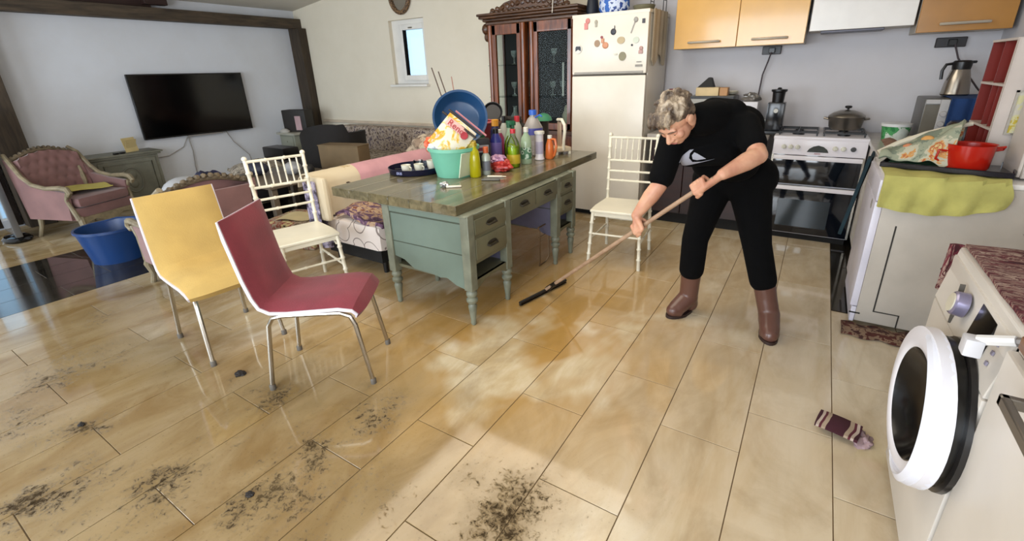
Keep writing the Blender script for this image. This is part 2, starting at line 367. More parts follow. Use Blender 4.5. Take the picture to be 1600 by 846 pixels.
w4 = struct('window_4', B().bx(XL - .09, XL - .04, .72, .735, .08, 1.32).bx(XL - .09, XL - .04, .905, .92, .08, 1.32).bx(XL - .09, XL - .04, .735, .905, .08, .10).bx(XL - .09, XL - .04, .735, .905, 1.30, 1.32), m_pvc)
P('pane', B().bx(XL - .07, XL - .064, .735, .905, .10, 1.30), m_glass, w4)
P('pane', B().bx(wx0 + .225, wx1 - .045, 5.092, 5.098, wz0 + .115, wz1 - .125), m_glass, wi)
P('window_latch', B().bx(-4.89, -4.83, 4.995, 5.02, 2.045, 2.06, .003), M('latch_metal', '#8a8478', .4, .6), wi)
P('window_sill', B().bx(wx0 - .03, wx1 + .02, 4.93, 5.08, wz0 - .03, wz0, .006), m_pvc, wi)
for nm, (a, b_, c_, d_) in dict(window_2=(-6.7, -3.7, .05, 2.5), window_3=(-2.5, .3, .5, 2.45)).items():
    f = B(); nn = 4
    for i in range(nn + 1):
        x = a + (b_ - a) * i / nn; f.bx(max(a, x - .04), min(b_, x + .04), YR - .12, YR - .04, c_, d_)
    f.bx(a, b_, YR - .12, YR - .04, c_, c_ + .07); f.bx(a, b_, YR - .12, YR - .04, d_ - .07, d_)
    o = struct(nm, f, m_pvc)
    for i in range(nn):
        x = a + (b_ - a) * i / nn; P('pane', B().bx(x + .04, x + (b_ - a) / nn - .04, YR - .085, YR - .078, c_ + .07, d_ - .07), m_glass, o)
struct('trim_1', B().bx(XL, XL + .16, 1.43, YB, 2.19, 2.33, .004), m_beam)['label'] = 'dark wooden beam over the television wall'
struct('trim_2', B().bx(XL, XL + .26, 4.86, YB, 0, 2.19, .004), m_post)['label'] = 'dark wooden post in the corner behind the sofa'
struct('trim_3', B().bx(XL, XL + .22, 1.2, 1.43, 0, 2.33, .004), m_post)['label'] = 'dark wooden post at the left edge behind the tufted armchair'
struct('trim_4', B().bx(XL + .02, XL + .10, 1.5, 3.0, 2.33, 2.46, .004).bx(XL + .10, XL + .2, 2.9, 3.15, 2.36, 2.45, .004), M('roof_timber', '#2a120c', .6))['label'] = 'dark roof timber above the beam'
struct('trim_5', B().bx(-7.0, -3.3, 4.965, YB, .76, .80, .004), M('dado_rail', '#d2bfa8', .6))['label'] = 'narrow pale rail on the wall above the sofa'
struct('baseboard_left', B().bx(XL, XL + .02, 1.43, YB - .14, 0, .09), M('skirting', '#8d8474', .5))
struct('baseboard_back', B().bx(-7.0, -3.35, YB - .02, YB, 0, .09), M('skirting'))
struct('door_1', B().bx(XL, XL + .05, .94, 1.19, .02, 2.1, .004), M('dark_door', '#1b1512', .25))
# ------------------------------------------------------------------ kitchen: upper units
m_amber = M('amber_gloss_front', '#dfa84e', .22, var=.03, coat=.4); m_amber2 = M('dark_amber_front', '#a8742e', .3, var=.05, coat=.3)  # second front is a darker amber
m_white = M('white_enamel', '#e4dfd8', .25, var=.03); m_white2 = M('white_side_panel', '#cfc8c0', .4, var=.04)
m_chrome = M('brushed_steel', '#b9b2a6', .25, 1, var=.05); m_black = M('black_plastic', '#0d0c0d', .35, var=.05); m_dark = M('dark_recess', '#0a0908', .8, var=0)
def wall_cab(label, x0, x1, z0, z1, doors, front, handles=True, name='wall_cabinet', y0=4.65, grp=None):
    t = T(name, label, 'cabinet', ((x0 + x1) / 2, 4.82, z0)); w = x1 - x0
    P('body', B().bx(-w / 2, w / 2, y0 + .02 - 4.82, .175, 0, z1 - z0), M('cabinet_carcass', '#b9b0a2', .5), t)
    n = len(doors)
    for a, b_ in doors:
        c_ = (x0 + x1) / 2; d = P('door', B().bx(a - c_ + .002, b_ - c_ - .002, y0 - 4.82, y0 + .02 - 4.82, .0, z1 - z0, .003), front, t)
        if handles:
            mx = (a + b_) / 2 - c_
            P('handle', B().tube([(mx - .13, y0 - 4.845, .05), (mx - .12, y0 - 4.855, .05), (mx + .12, y0 - 4.855, .05), (mx + .13, y0 - 4.845, .05)], .010, 8).bx(mx - .125, mx - .11, y0 - 4.85, y0 - 4.82, .044, .056).bx(mx + .11, mx + .125, y0 - 4.85, y0 - 4.82, .044, .056), M('satin_steel', '#cfc6b6', .4, .6), d)
    return t
wall_cab('amber two-door wall cabinet right of the fridge', -1.23, -.19, 1.60, 2.45, [(-1.23, -.70), (-.70, -.19)], m_amber)
h = wall_cab('white cooker hood cabinet hung above the stove', -.17, .49, 1.685, 2.45, [(-.17, .49)], m_white, False, name='hood_cabinet')
P('hood_slot', B().bx(-.25, .16, -.14, .10, -.018, 0, .003), M('hood_grey', '#55535c', .4, .3), h)
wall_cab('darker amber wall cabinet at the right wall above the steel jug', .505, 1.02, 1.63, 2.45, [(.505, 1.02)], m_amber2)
# lower run under the amber cabinets
m_brown = Mwood('dark_red_brown_front', '#180704', '#34130b', .45, 2, 'X'); m_top = M('grey_worktop', '#b7b0a8', .3, var=.08, vscale=20)
t = T('base_cabinet', 'dark red-brown base cabinets behind the person', 'cabinet', (-.83, 4.7, 0))
P('body', B().bx(-.47, .46, -.26, .29, .11, .83), m_brown, t); P('plinth', B().bx(-.47, .46, -.21, .29, 0, .11), m_dark, t)
for i in range(3):
    x0 = -.465 + i * .308
    for j, (za, zb) in enumerate([(.12, .66), (.67, .82)]):
        d = P('door' if j == 0 else 'drawer', B().bx(x0, x0 + .303, -.28, -.26, za, zb, .003), m_brown, t)
        P('handle', B().tube([(x0 + .09, -.30, zb - .04), (x0 + .21, -.30, zb - .04)], .006, 6).bx(x0 + .095, x0 + .105, -.3, -.28, zb - .045, zb - .035).bx(x0 + .195, x0 + .205, -.3, -.28, zb - .045, zb - .035), m_chrome, d)
solo('worktop', B().bx(-1.34, -.33, 4.38, 4.995, .832, .868, .004), m_top, 'pale grey worktop between fridge and stove', 'worktop')
# ------------------------------------------------------------------ stove
t = T('stove', 'white gas cooker with two dark glass oven doors', 'stove', (.045, 4.73, 0))
m_wh = M('stove_white', '#e6e1e6', .25, var=.02); m_bg = M('oven_glass', '#0c1018', .06, var=0, coat=.5)
P('body', B().bx(-.325, .325, -.25, .25, .05, .86, .006), m_wh, t); P('plinth', B().bx(-.31, .31, -.235, .24, 0, .06), m_dark, t)
P('hob', B().bx(-.33, .33, -.27, .26, .855, .885, .008), m_wh, t)
P('control_panel', B().bx(-.325, .325, -.275, -.25, .735, .86, .006), m_wh, t)
for i, x in enumerate((-.245, -.195, -.145, .115, .17, .235)):
    P('knob', B().at((x, -.275, .80), rx=90).lathe([(.019, 0), (.017, .012), (.014, .014), (.013, .022), (0, .022)], 16).at().bx(x - .003, x + .003, -.301, -.285, .787, .813, .001),
      M('knob_black', '#3a3a3c', .4) if i == 5 else M('knob_white', '#d8d6c8', .4), t, label='black timer knob' if i == 5 else None)
P('clock_panel', B().prism([(-.075 + .0, .765), (.075, .765), (.062, .79), (.035, .81), (0, .82), (-.035, .81), (-.062, .79)], -.280, -.274, 'y'), M('clock_green_black', '#15211d', .15), t)
text('maker_mark', 'FERRE', .016, M('red_print', '#9c3430', .5), t, (0, -.2765, .752), (90, 0, 0), .0006)
for za, zb, hz in ((.49, .695, .715), (.06, .435, .462)):
    d = P('oven_door', B().bx(-.31, .31, -.272, -.25, za, zb + .045, .005), m_bg, t)
    P('door_handle', B().bx(-.31, .31, -.30, -.268, hz - .018, hz + .016, .006), m_wh, d)
    P('door_frame', B().bx(-.325, -.31, -.272, -.25, za, zb + .05).bx(.31, .325, -.272, -.25, za, zb + .05), m_chrome, d)
P('inner_window', B().bx(-.22, .16, -.2735, -.271, .12, .36, .001), M('oven_window', '#222c33', .1), t)
for x in (-.16, .16):
    g = B()
    for yy in (-.2, .19): g.bx(x - .14, x + .14, yy - .005, yy + .005, .905, .915)
    for xx in (x - .14, x + .14): g.bx(xx - .005, xx + .005, -.2, .19, .905, .915)
    for yy in (-.11, .09): g.bx(x - .14, x + .14, yy - .004, yy + .004, .905, .915)
    g.bx(x - .004, x + .004, -.2, .19, .905, .915)
    for xx in (x - .135, x + .135):
        for yy in (-.195, .185): g.bx(xx - .006, xx + .006, yy - .006, yy + .006, .884, .906)
    P('pan_support', g, m_black, t)
    for yy in (-.11, .09): P('burner', B().lathe([(.045, .884), (.045, .893), (.032, .895), (.032, .902), (0, .902)], 16, (x, yy, 0)), m_black, t)
# pot on the stove
t = T('cooking_pot', 'dented aluminium lidded pot on the right rear burner', 'pot', (.205, 4.80, .916))
m_alu = M('old_aluminium', '#8f897f', .32, .9, var=.1)
P('body', B().lathe([(.0, 0), (.095, 0), (.115, .02), (.128, .10), (.132, .104), (.128, .105)], 28), m_alu, t)
P('lid', B().lathe([(.131, .103), (.128, .112), (.10, .135), (.05, .155), (.0, .16)], 28), m_alu, t)
P('lid_knob', B().lathe([(.008, .155), (.008, .168), (.024, .175), (.026, .187), (.018, .192), (0, .192)], 14), m_black, t)
for s in (-1, 1): P('handle', B().tube([(s * .125, -.03, .085), (s * .155, -.02, .09), (s * .155, .02, .09), (s * .125, .03, .085)], .008, 8), m_alu, t)
# ------------------------------------------------------------------ fridge
t = T('fridge', 'tall white fridge freezer covered in magnets', 'fridge', (-1.735, 4.64, 0))
m_fr = M('fridge_white', '#e2dacb', .3, var=.02)
P('body', B().bx(-.365, .365, -.26, .30, .05, 1.90, .01), m_fr, t); P('plinth', B().bx(-.35, .35, -.25, .28, 0, .06), m_dark, t)
P('top_panel', B().bx(-.37, .37, -.32, .31, 1.90, 1.93, .006), m_fr, t)
d1 = P('freezer_door', B().bx(-.365, .365, -.32, -.265, 1.405, 1.905, .012), m_fr, t)
d2 = P('fridge_door', B().bx(-.365, .365, -.32, -.265, .06, 1.392, .012), m_fr, t)
P('grip', B().bx(-.34, .34, -.326, -.318, 1.41, 1.428, .003), M('grip_grey', '#9b958c', .4), d1)
P('seal', B().bx(-.355, .355, -.31, -.27, 1.392, 1.405), M('seal_grey', '#4a463f', .7), t)
yf = 4.318
def magnet(label, x, z, fn, colr, cat='magnet', rough=.4): # thin piece stuck on the freezer door
    b = B(); fn(b); return solo('fridge_magnet', b, M('magnet_' + colr[1:], colr, rough), label, cat, loc=(x, yf, z))
def disc(r, r2=None): return lambda b: b.prism([(r * cos(a * pi / 8), (r2 or r) * sin(a * pi / 8)) for a in range(16)], -.006, .0, 'y')
def rect(w, h): return lambda b: b.bx(-w / 2, w / 2, -.006, 0, -h / 2, h / 2, .0015)
magnet('pink magnet with a dark red top at the upper left of the freezer door', -1.955, 1.845, lambda b: b.bx(-.022, .015, -.006, 0, -.045, .01, .003).ball((.012, -.003, .025), (.022, .006, .024)), '#cf7f78')
magnet('small grey and white figure magnet right of the pink one', -1.86, 1.845, lambda b: b.ball((0, -.003, .01), (.014, .006, .02)).bx(-.01, .012, -.006, 0, -.03, 0, .002), '#a8a190')
t2 = T('fridge_magnet', 'round black and white badge magnet at the left edge of the freezer door', 'magnet', (-2.035, yf, 1.635))
P('disc', B().prism([(.038 * cos(a * pi / 10), .040 * sin(a * pi / 10)) for a in range(20)], -.005, 0, 'y'), M('badge_white', '#d8d4cc', .4), t2)
P('emblem', B().prism([(-.027, .012), (-.02, .024), (.02, .024), (.027, .012), (.027, -.02), (.015, -.012), (0, -.004), (-.015, -.012), (-.027, -.02)], -.008, -.004, 'y'), M('badge_black', '#26242a', .4), t2)
magnet('brown round plate magnet left of the red figures', -1.845, 1.675, disc(.027, .03), '#9b7c5c')
magnet('small dark red heart-shaped magnet above the plates', -1.80, 1.725, disc(.012, .012), '#8e3038')
magnet('orange and red figure magnet below the red heart', -1.775, 1.68, lambda b: b.bx(-.03, .0, -.006, 0, -.005, .035, .003).ball((.012, -.003, -.025), (.03, .006, .028)), '#c98a66')
magnet('black apple-shaped magnet in the middle of the freezer door', -1.69, 1.765, lambda b: b.ball((0, -.003, 0), (.026, .006, .027)).bx(.008, .014, -.006, 0, .02, .05, .001), '#2c2c36')
magnet('beige and brown landscape magnet right of the middle', -1.615, 1.69, disc(.036, .03), '#b9a47c')
magnet('grey spoon-shaped magnet at the upper right', -1.505, 1.80, lambda b: (b.ball((.02, -.003, .05), (.02, .006, .022)), b.at(ry=20).bx(-.004, .004, -.006, 0, -.06, .04)), '#9d9890')
magnet('small dark square magnet near the upper right corner', -1.415, 1.835, rect(.026, .036), '#38343a')
magnet('pale green leaf magnet on the right half', -1.475, 1.685, disc(.028, .026), '#c9cfbc')
magnet('tiny black dot magnet under the pale green one', -1.51, 1.645, disc(.009), '#1f1d20')
magnet('rosy figure magnet at the right edge', -1.425, 1.60, lambda b: b.ball((0, -.003, .015), (.018, .006, .018)).bx(-.022, .018, -.006, 0, -.03, 0, .003), '#b58f86')
magnet('round olive coin magnet low on the freezer door', -1.595, 1.555, disc(.034, .038), '#827a58')
magnet('small white clip magnet beside the olive coin', -1.66, 1.575, rect(.03, .012), '#d6d2c0')
magnet('grey lettered strip magnet above the door seam', -1.435, 1.475, lambda b: b.bx(-.036, .03, -.005, 0, -.012, .006, .001).bx(-.025, .02, -.005, 0, .025, .032, .001), '#8c857c')
# lace cloth hanging down the fridge side
def lace(u, v): return (-1.352 + .006 * sin(u * 22), 4.40 + u * .42, 1.935 - v * (.42 + .05 * sin(u * 9)))
solo('lace_cloth', B().sheet(lace, 24, 12, .004), M('lace_fabric', '#c3b49b', .9, bump=.4), 'beige lace cloth hanging down the right side of the fridge', 'cloth')
t = T('shopping_bag', 'blue and white patterned bag on top of the fridge', 'bag', (-1.80, 4.60, 1.932))
P('bag', B().lathe([(.10, 0), (.125, .05), (.12, .14), (.1, .2), (.05, .24), (0, .24)], 14, sx=1.2, sy=.9), Mpat('blue_bag_print', [(0, '#1d4c9e'), (.3, '#2f62b4'), (.48, '#c9d2e6'), (.58, '#1a3b80')], 9, 'NOISE', .5), t)
solo('dark_bag', B().lathe([(.06, 0), (.075, .06), (.06, .16), (0, .2)], 12, sx=.8), M('dark_blue_bag', '#141a26', .6), 'dark blue bundle left of the blue bag on the fridge', 'bag', loc=(-2.03, 4.62, 1.932))
solo('enamel_pan', B().lathe([(.07, 0), (.09, .02), (.10, .05), (.095, .055), (.0, .03)], 20), M('olive_pan', '#6d6850', .4), 'olive pan on the fridge right of the blue bag', 'pan', loc=(-1.505, 4.58, 1.932))
solo('wire_rack', B().tube([(-.06, 0, .01), (-.06, 0, .16), (.06, 0, .16), (.06, 0, .01)], .004).tube([(-.06, .1, .01), (-.06, .1, .16), (.06, .1, .16), (.06, .1, .01)], .004).tube([(-.06, 0, .1), (-.06, .1, .1)], .004).tube([(.06, 0, .1), (.06, .1, .1)], .004), m_black, 'black wire rack at the right end of the fridge top', 'rack', loc=(-1.44, 4.75, 1.936))
# ------------------------------------------------------------------ china cabinet
def cab_glass(): return clear_glass('cabinet_glass', .04, (.82, .86, .85, 1), 1.12)
m_cab = Mwood('mahogany_cabinet', '#3a1b0b', '#8c4a20', .3, 3, 'Z', .4); m_carv = Mwood('carved_mahogany', '#241209', '#644024', .4, 6, 'X', .3)
t = T('china_cabinet', 'carved dark red wooden china cabinet with glass doors', 'cabinet', (-2.72, 4.75, 0))
X0, X1, ZT = -.50, .58, 1.93      # front x range (local), top
body = [(X0 - .10, .235), (X0 - .10, .05), (X0, -.24), (X1, -.24), (X1 + .0, .235)]
P('base', B().prism(body, .04, .80, 'z'), m_cab, t, bev=.006)
P('base_moulding', B().prism([(a - .02 if a < 0 else a + .01, b_ - .02 if b_ < 0 else b_) for a, b_ in body], .80, .84, 'z').prism([(a - .02 if a < 0 else a + .01, b_ - .02 if b_ < 0 else b_) for a, b_ in body], 0, .06, 'z'), m_carv, t)
P('back_panel', B().bx(X0 - .1, X1, .215, .235, .84, ZT), M('cabinet_interior', '#1d1814', .6), t)
P('side_frame', B().bx(X0 - .10, X0 - .08, .02, .05, .84, ZT).bx(X0 - .1, X0 - .08, .19, .23, .84, ZT).bx(X0 - .11, X0 - .02, -.22, .03, .84, .90), m_cab, t)
for x in (X0 - .0, X0 + .42, X0 + .525, X1 - .06):
    P('stile', B().tube([(x + .03, -.235, .84), (x + .03, -.235, ZT)], .028, 10).bx(x + .005, x + .055, -.225, -.18, .84, ZT), m_cab, t)
for i, (a, b_) in enumerate([(X0 + .06, X0 + .42), (X0 + .585, X1 - .06)]):
    d = P('door', B().bx(a, a + .045, -.25, -.22, .85, ZT).bx(b_ - .045, b_, -.25, -.22, .85, ZT).bx(a, b_, -.25, -.22, .85, .92).bx(a, b_, -.25, -.22, ZT - .10, ZT), m_cab, t, bev=.004)
    P('pane', B().bx(a + .04, b_ - .04, -.236, -.232, .91, ZT - .09), cab_glass(), d)
P('side_pane', B().add([(X0 - .095, .04, .86), (X0 - .005, -.22, .86), (X0 - .005, -.22, ZT), (X0 - .095, .04, ZT), (X0 - .09, .042, .86), (X0, -.218, .86), (X0, -.218, ZT), (X0 - .09, .042, ZT)], [(0, 1, 2, 3), (7, 6, 5, 4), (0, 4, 5, 1), (3, 2, 6, 7), (0, 3, 7, 4), (1, 5, 6, 2)]), cab_glass(), t)
for z in (1.18, 1.52): P('glass_shelf', B().bx(X0 - .06, X1 - .03, -.18, .21, z, z + .008), cab_glass(), t)
cor = B()
for k, (e, z0, z1) in enumerate([(.02, ZT, ZT + .035), (.05, ZT + .035, ZT + .06), (.09, ZT + .06, ZT + .085), (.11, ZT + .085, ZT + .11)]):
    cor.prism([(X0 - .10 - e, .235), (X0 - .10 - e, .04), (X0 - e * .6, -.24 - e), (X1 + e * .5, -.24 - e), (X1 + e * .5, .235)], z0, z1, 'z')
P('cornice', cor, m_carv, t, bev=.008)
crest = B()
for k in range(15):
    u = k / 14; x = X0 + .1 + u * (X1 - X0 - .2); hh = .05 + .13 * sin(pi * u)
    crest.at((x, -.27, ZT + .11 + hh * .45), rx=20 * sin(k * 2.1), ry=35 * cos(k * 1.7)).lathe([(.0, -.03), (.022, -.02), (.03, 0), (.02, .02), (0, .03)], 8, sx=1.2, sy=.7)
    crest.at((x, -.28, ZT + .115)).ball((0, 0, 0), (.03, .03, .022), 8, 5)
crest.at().prism([(X0 + .08, ZT + .10), (X1 - .08, ZT + .10), (X1 - .25, ZT + .2), ((X0 + X1) / 2, ZT + .26), (X0 + .25, ZT + .2)], -.275, -.25, 'y')
P('crest', crest, m_carv, t)
for i, z in enumerate((ZT - .02, ZT - .055, ZT - .09)): pass
P('corner_carving', B().ball((X0 - .045, -.20, ZT - .03), (.05, .05, .06), 10, 6).ball((X0 - .04, -.19, ZT - .11), (.035, .04, .05), 10, 6), m_carv, t)
m_cry = M('cut_glass', '#dfe8e6', .08, trans=.75, var=0); m_porc = M('grey_porcelain', '#9a9c98', .3)
glass_prof = [(.03, 0), (.032, .006), (.006, .015), (.006, .07), (.03, .10), (.036, .15), (.034, .15), (.028, .10), (0, .08)]
g0 = None
for i, (x, y, z, lb) in enumerate([(-.36, .05, 1.19, 'leftmost glass on the lower shelf behind the left cabinet door'), (-.26, .1, 1.19, 'middle glass on the lower shelf behind the left cabinet door'), (-.17, .03, 1.19, 'rightmost glass on the lower shelf behind the left cabinet door'),
        (.15, .05, 1.19, 'leftmost glass on the lower shelf behind the right cabinet door'), (.25, .1, 1.19, 'middle glass on the lower shelf behind the right cabinet door'), (.42, .04, 1.19, 'rightmost glass on the lower shelf behind the right cabinet door, by the fridge'),
        (-.36, .06, 1.53, 'left glass on the upper shelf behind the left cabinet door'), (-.25, .1, 1.53, 'right glass on the upper shelf behind the left cabinet door'), (.16, .06, 1.53, 'left glass on the upper shelf behind the right cabinet door'), (.36, .08, 1.53, 'right glass on the upper shelf behind the right cabinet door')]):
    p = (-2.72 + x, 4.75 + y, z)
    if g0 is None: g0 = solo('stemmed_glass', B().lathe(glass_prof, 14), m_cry, 'stemmed ' + lb, 'glass', 'stemmed glasses in the china cabinet', loc=p)
    else: dup(g0, p, label='stemmed ' + lb)
solo('glass_decanter', B().lathe([(.05, 0), (.06, .03), (.055, .12), (.02, .17), (.018, .22), (.03, .235), (.0, .235)], 16), m_cry, 'tall glass decanter on the bottom of the china cabinet left half', 'decanter', loc=(-3.03, 4.72, .842))
t = T('glass_vase', 'tall narrow green-white vase behind the left glass door', 'vase', (-2.86, 4.70, .842))
P('vase', B().lathe([(.04, 0), (.03, .02), (.016, .1), (.03, .25), (.055, .33), (.05, .33), (.02, .26), (0, .1)], 16), M('milk_glass', '#9fb3ac', .15), t)
solo('porcelain_jar', B().lathe([(.05, 0), (.07, .04), (.07, .16), (.05, .2), (.05, .22), (.04, .25), (0, .27)], 16), M('cream_jar', '#a5a089', .35), 'cream lidded jar behind the right glass door', 'jar', loc=(-2.30, 4.66, .842))
solo('white_candle', B().tube([(0, 0, 0), (0, 0, .34)], .010, 8), M('candle_wax', '#d5d3cb', .4), 'thin white candle behind the right glass door', 'candle', loc=(-2.39, 4.70, 1.192))
solo('hanging_cord', B().tube([(-2.33, 4.40, 2.9), (-2.335, 4.40, 2.3), (-2.36, 4.40, 1.98)], .005, 6), M('cord_white', '#cfc8ba', .6), 'white cord hanging down in front of the china cabinet', 'cord')
solo('wall_mirror', B().at((-4.96, 4.97, 2.45), rx=90).tube([(.17 * cos(a * pi / 14), .21 * sin(a * pi / 14), 0) for a in range(28)], .028, 8, True), Mpat('mirror_frame_wicker', [(0, '#3d2a18'), (.5, '#8a6a48')], 60, 'NOISE', .6), 'round brown woven frame on the wall above the small window', 'mirror')
bpy.data.objects['wall_mirror'].name = 'wall_mirror'
P('mirror_glass', B().prism([(-4.96 + .155 * cos(a * pi / 12), 2.45 + .195 * sin(a * pi / 12)) for a in range(24)], 4.975, 4.985, 'y'), M('mirror', '#d5d2cc', .05, 1, var=0), bpy.data.objects['wall_mirror'])
# ------------------------------------------------------------------ desk
m_dtop = Mwood('olive_worn_desktop', '#49432e', '#7a7054', .22, 2.2, 'Y', .25); m_dside = M('sage_painted_side', '#68776b', .4, var=.1, vscale=3)
m_dfr = M('olive_painted_front', '#68664f', .42, var=.14, vscale=4); m_dleg = M('grey_green_leg', '#787b6a', .45, var=.14, vscale=12); m_pull = M('old_brass_pull', '#2c271c', .6, .3)
DX0, DX1, DY0, DY1, DZ = -2.25, -1.56, 1.90, 3.40, .70
t = T('writing_desk', 'large worn green wooden desk crowded with cleaning bottles', 'desk', (-1.9, 2.65, 0))
def L(x, y, z=0): return (x + 1.9, y - 2.65, z)
topx0, topx1, topy0, topy1 = -2.70, -1.625, 1.885, 3.86
nb = 6
for i in range(nb):
    a = topx0 + (topx1 - topx0) * i / nb; b_ = topx0 + (topx1 - topx0) * (i + 1) / nb
    P('top_plank', B().bx(a + 1.9 + .0008, b_ + 1.9 - .0008, topy0 - 2.65, topy1 - 2.65, DZ, .76, .003), m_dtop, t)
leg_prof = [(.012, 0), (.018, .01), (.016, .03), (.024, .10), (.028, .13), (.020, .145), (.034, .16), (.036, .175), (.024, .19), (.034, .205), (.034, .22), (.024, .235)]
def pedestal(y0, y1, near):
    for x in (DX0 + .03, DX1 - .03):
        for y in (y0 + .03, y1 - .03):
            P('leg', B().lathe(leg_prof, 14, L(x, y)).cb(L(x, y, .47), (.06, .06, .47), .004), m_dleg, t)
    xa, xb = DX0 + 1.9, DX1 + 1.9; ya, yb = y0 - 2.65, y1 - 2.65
    m_in = M('lilac_grey_panel', '#6d6a80', .6, var=.12)
    for (yy, nm) in ((ya + .012, 0), (yb - .032, 1)):
        sc = [(xa + .05, .70), (xb - .05, .70), (xb - .05, .235), (xb - .13, .25), (xb - .20, .285), (xb - .25, .275), (xb - .30, .285), (xa + .22, .29), (xa + .14, .34), (xa + .05, .355)]
        P('side_panel', B().prism(sc[::-1], yy, yy + .02, 'y'), m_dside if near and nm == 0 else m_in, t)
        P('side_rail', B().bx(xa + .06, xb - .06, yy - .006, yy + .001, .655, .694, .002), m_dside, t); P('groove_shade_strip', B().bx(xa + .06, xb - .06, yy - .0015, yy + .001, .645, .653).bx(xa + .06, xb - .06, yy - .0015, yy + .001, .455, .461), M('groove_shade', '#3f4638', .7), t)  # dark strips paint in the shade of grooves; the panel itself stays flat
    P('back_board', B().bx(xa + .01, xa + .03, ya + .05, yb - .05, .25, .70), m_dfr, t)
    P('shelf_board', B().bx(xa + .03, xb - .01, ya + .03, yb - .03, .27, .29), m_dfr, t)
    P('front_skirt', B().prism([(ya + .05, .29), (yb - .05, .29), (yb - .05, .22), ((ya + yb) / 2 + .08, .26), ((ya + yb) / 2, .27), ((ya + yb) / 2 - .08, .26), (ya + .05, .22)][::-1], xb - .03, xb - .012, 'x'), m_dfr, t)
    for za, zb in ((.575, .665), (.42, .55)):
        P('drawer_box', B().bx(xa + .05, xb - .02, ya + .055, yb - .055, za, zb), m_dfr, t)
        d = P('drawer', B().bx(xb - .02, xb + .004, ya + .062, yb - .062, za, zb, .005), m_dfr, t)
        yc, zc = (ya + yb) / 2, (za + zb) / 2
        P('handle', B().tube([(xb + .0, yc - .05, zc), (xb + .018, yc - .04, zc - .01), (xb + .018, yc + .04, zc - .01), (xb + .0, yc + .05, zc)], .006, 7).ball((xb + .004, yc, zc + .006), (.006, .05, .014), 10, 6), m_pull, d)
    for za, zb in ((.665, .694), (.55, .575), (.395, .42)): P('rail', B().bx(xb - .03, xb - .004, ya + .05, yb - .05, za, zb, .002), m_dfr, t)
pedestal(1.90, 2.34, True); pedestal(2.97, 3.30, False)
P('top_board', B().bx(-.36, .335, -.76, .66, .694, .7005, .002), m_dleg, t)
for i, (a, b_) in enumerate(((2.345, 2.655), (2.665, 2.975))):
    xb = DX1 + 1.9; ya, yb = a - 2.65, b_ - 2.65
    d = P('drawer', B().bx(xb - .02, xb + .002, ya, yb, .585, .69, .005).bx(xb - .35, xb - .02, ya + .02, yb - .02, .60, .68), m_dfr, t)
    yc = (ya + yb) / 2
    P('handle', B().tube([(xb, yc - .05, .635), (xb + .018, yc - .04, .625), (xb + .018, yc + .04, .625), (xb, yc + .05, .635)], .006, 7).ball((xb + .004, yc, .641), (.006, .05, .014), 10, 6), m_pull, d)
P('apron', B().bx(DX1 + 1.875, DX1 + 1.895, -.305, .325, .555, .585), m_dfr, t); P('apron', B().bx(DX0 + 1.9, DX0 + 1.92, -.305, .325, .50, .70), m_dfr, t)
P('modesty_panel', B().bx(DX0 + 1.93, DX0 + 1.945, -.32, .34, .16, .70), M('grey_lilac_panel', '#77748a', .6, var=.1), t)
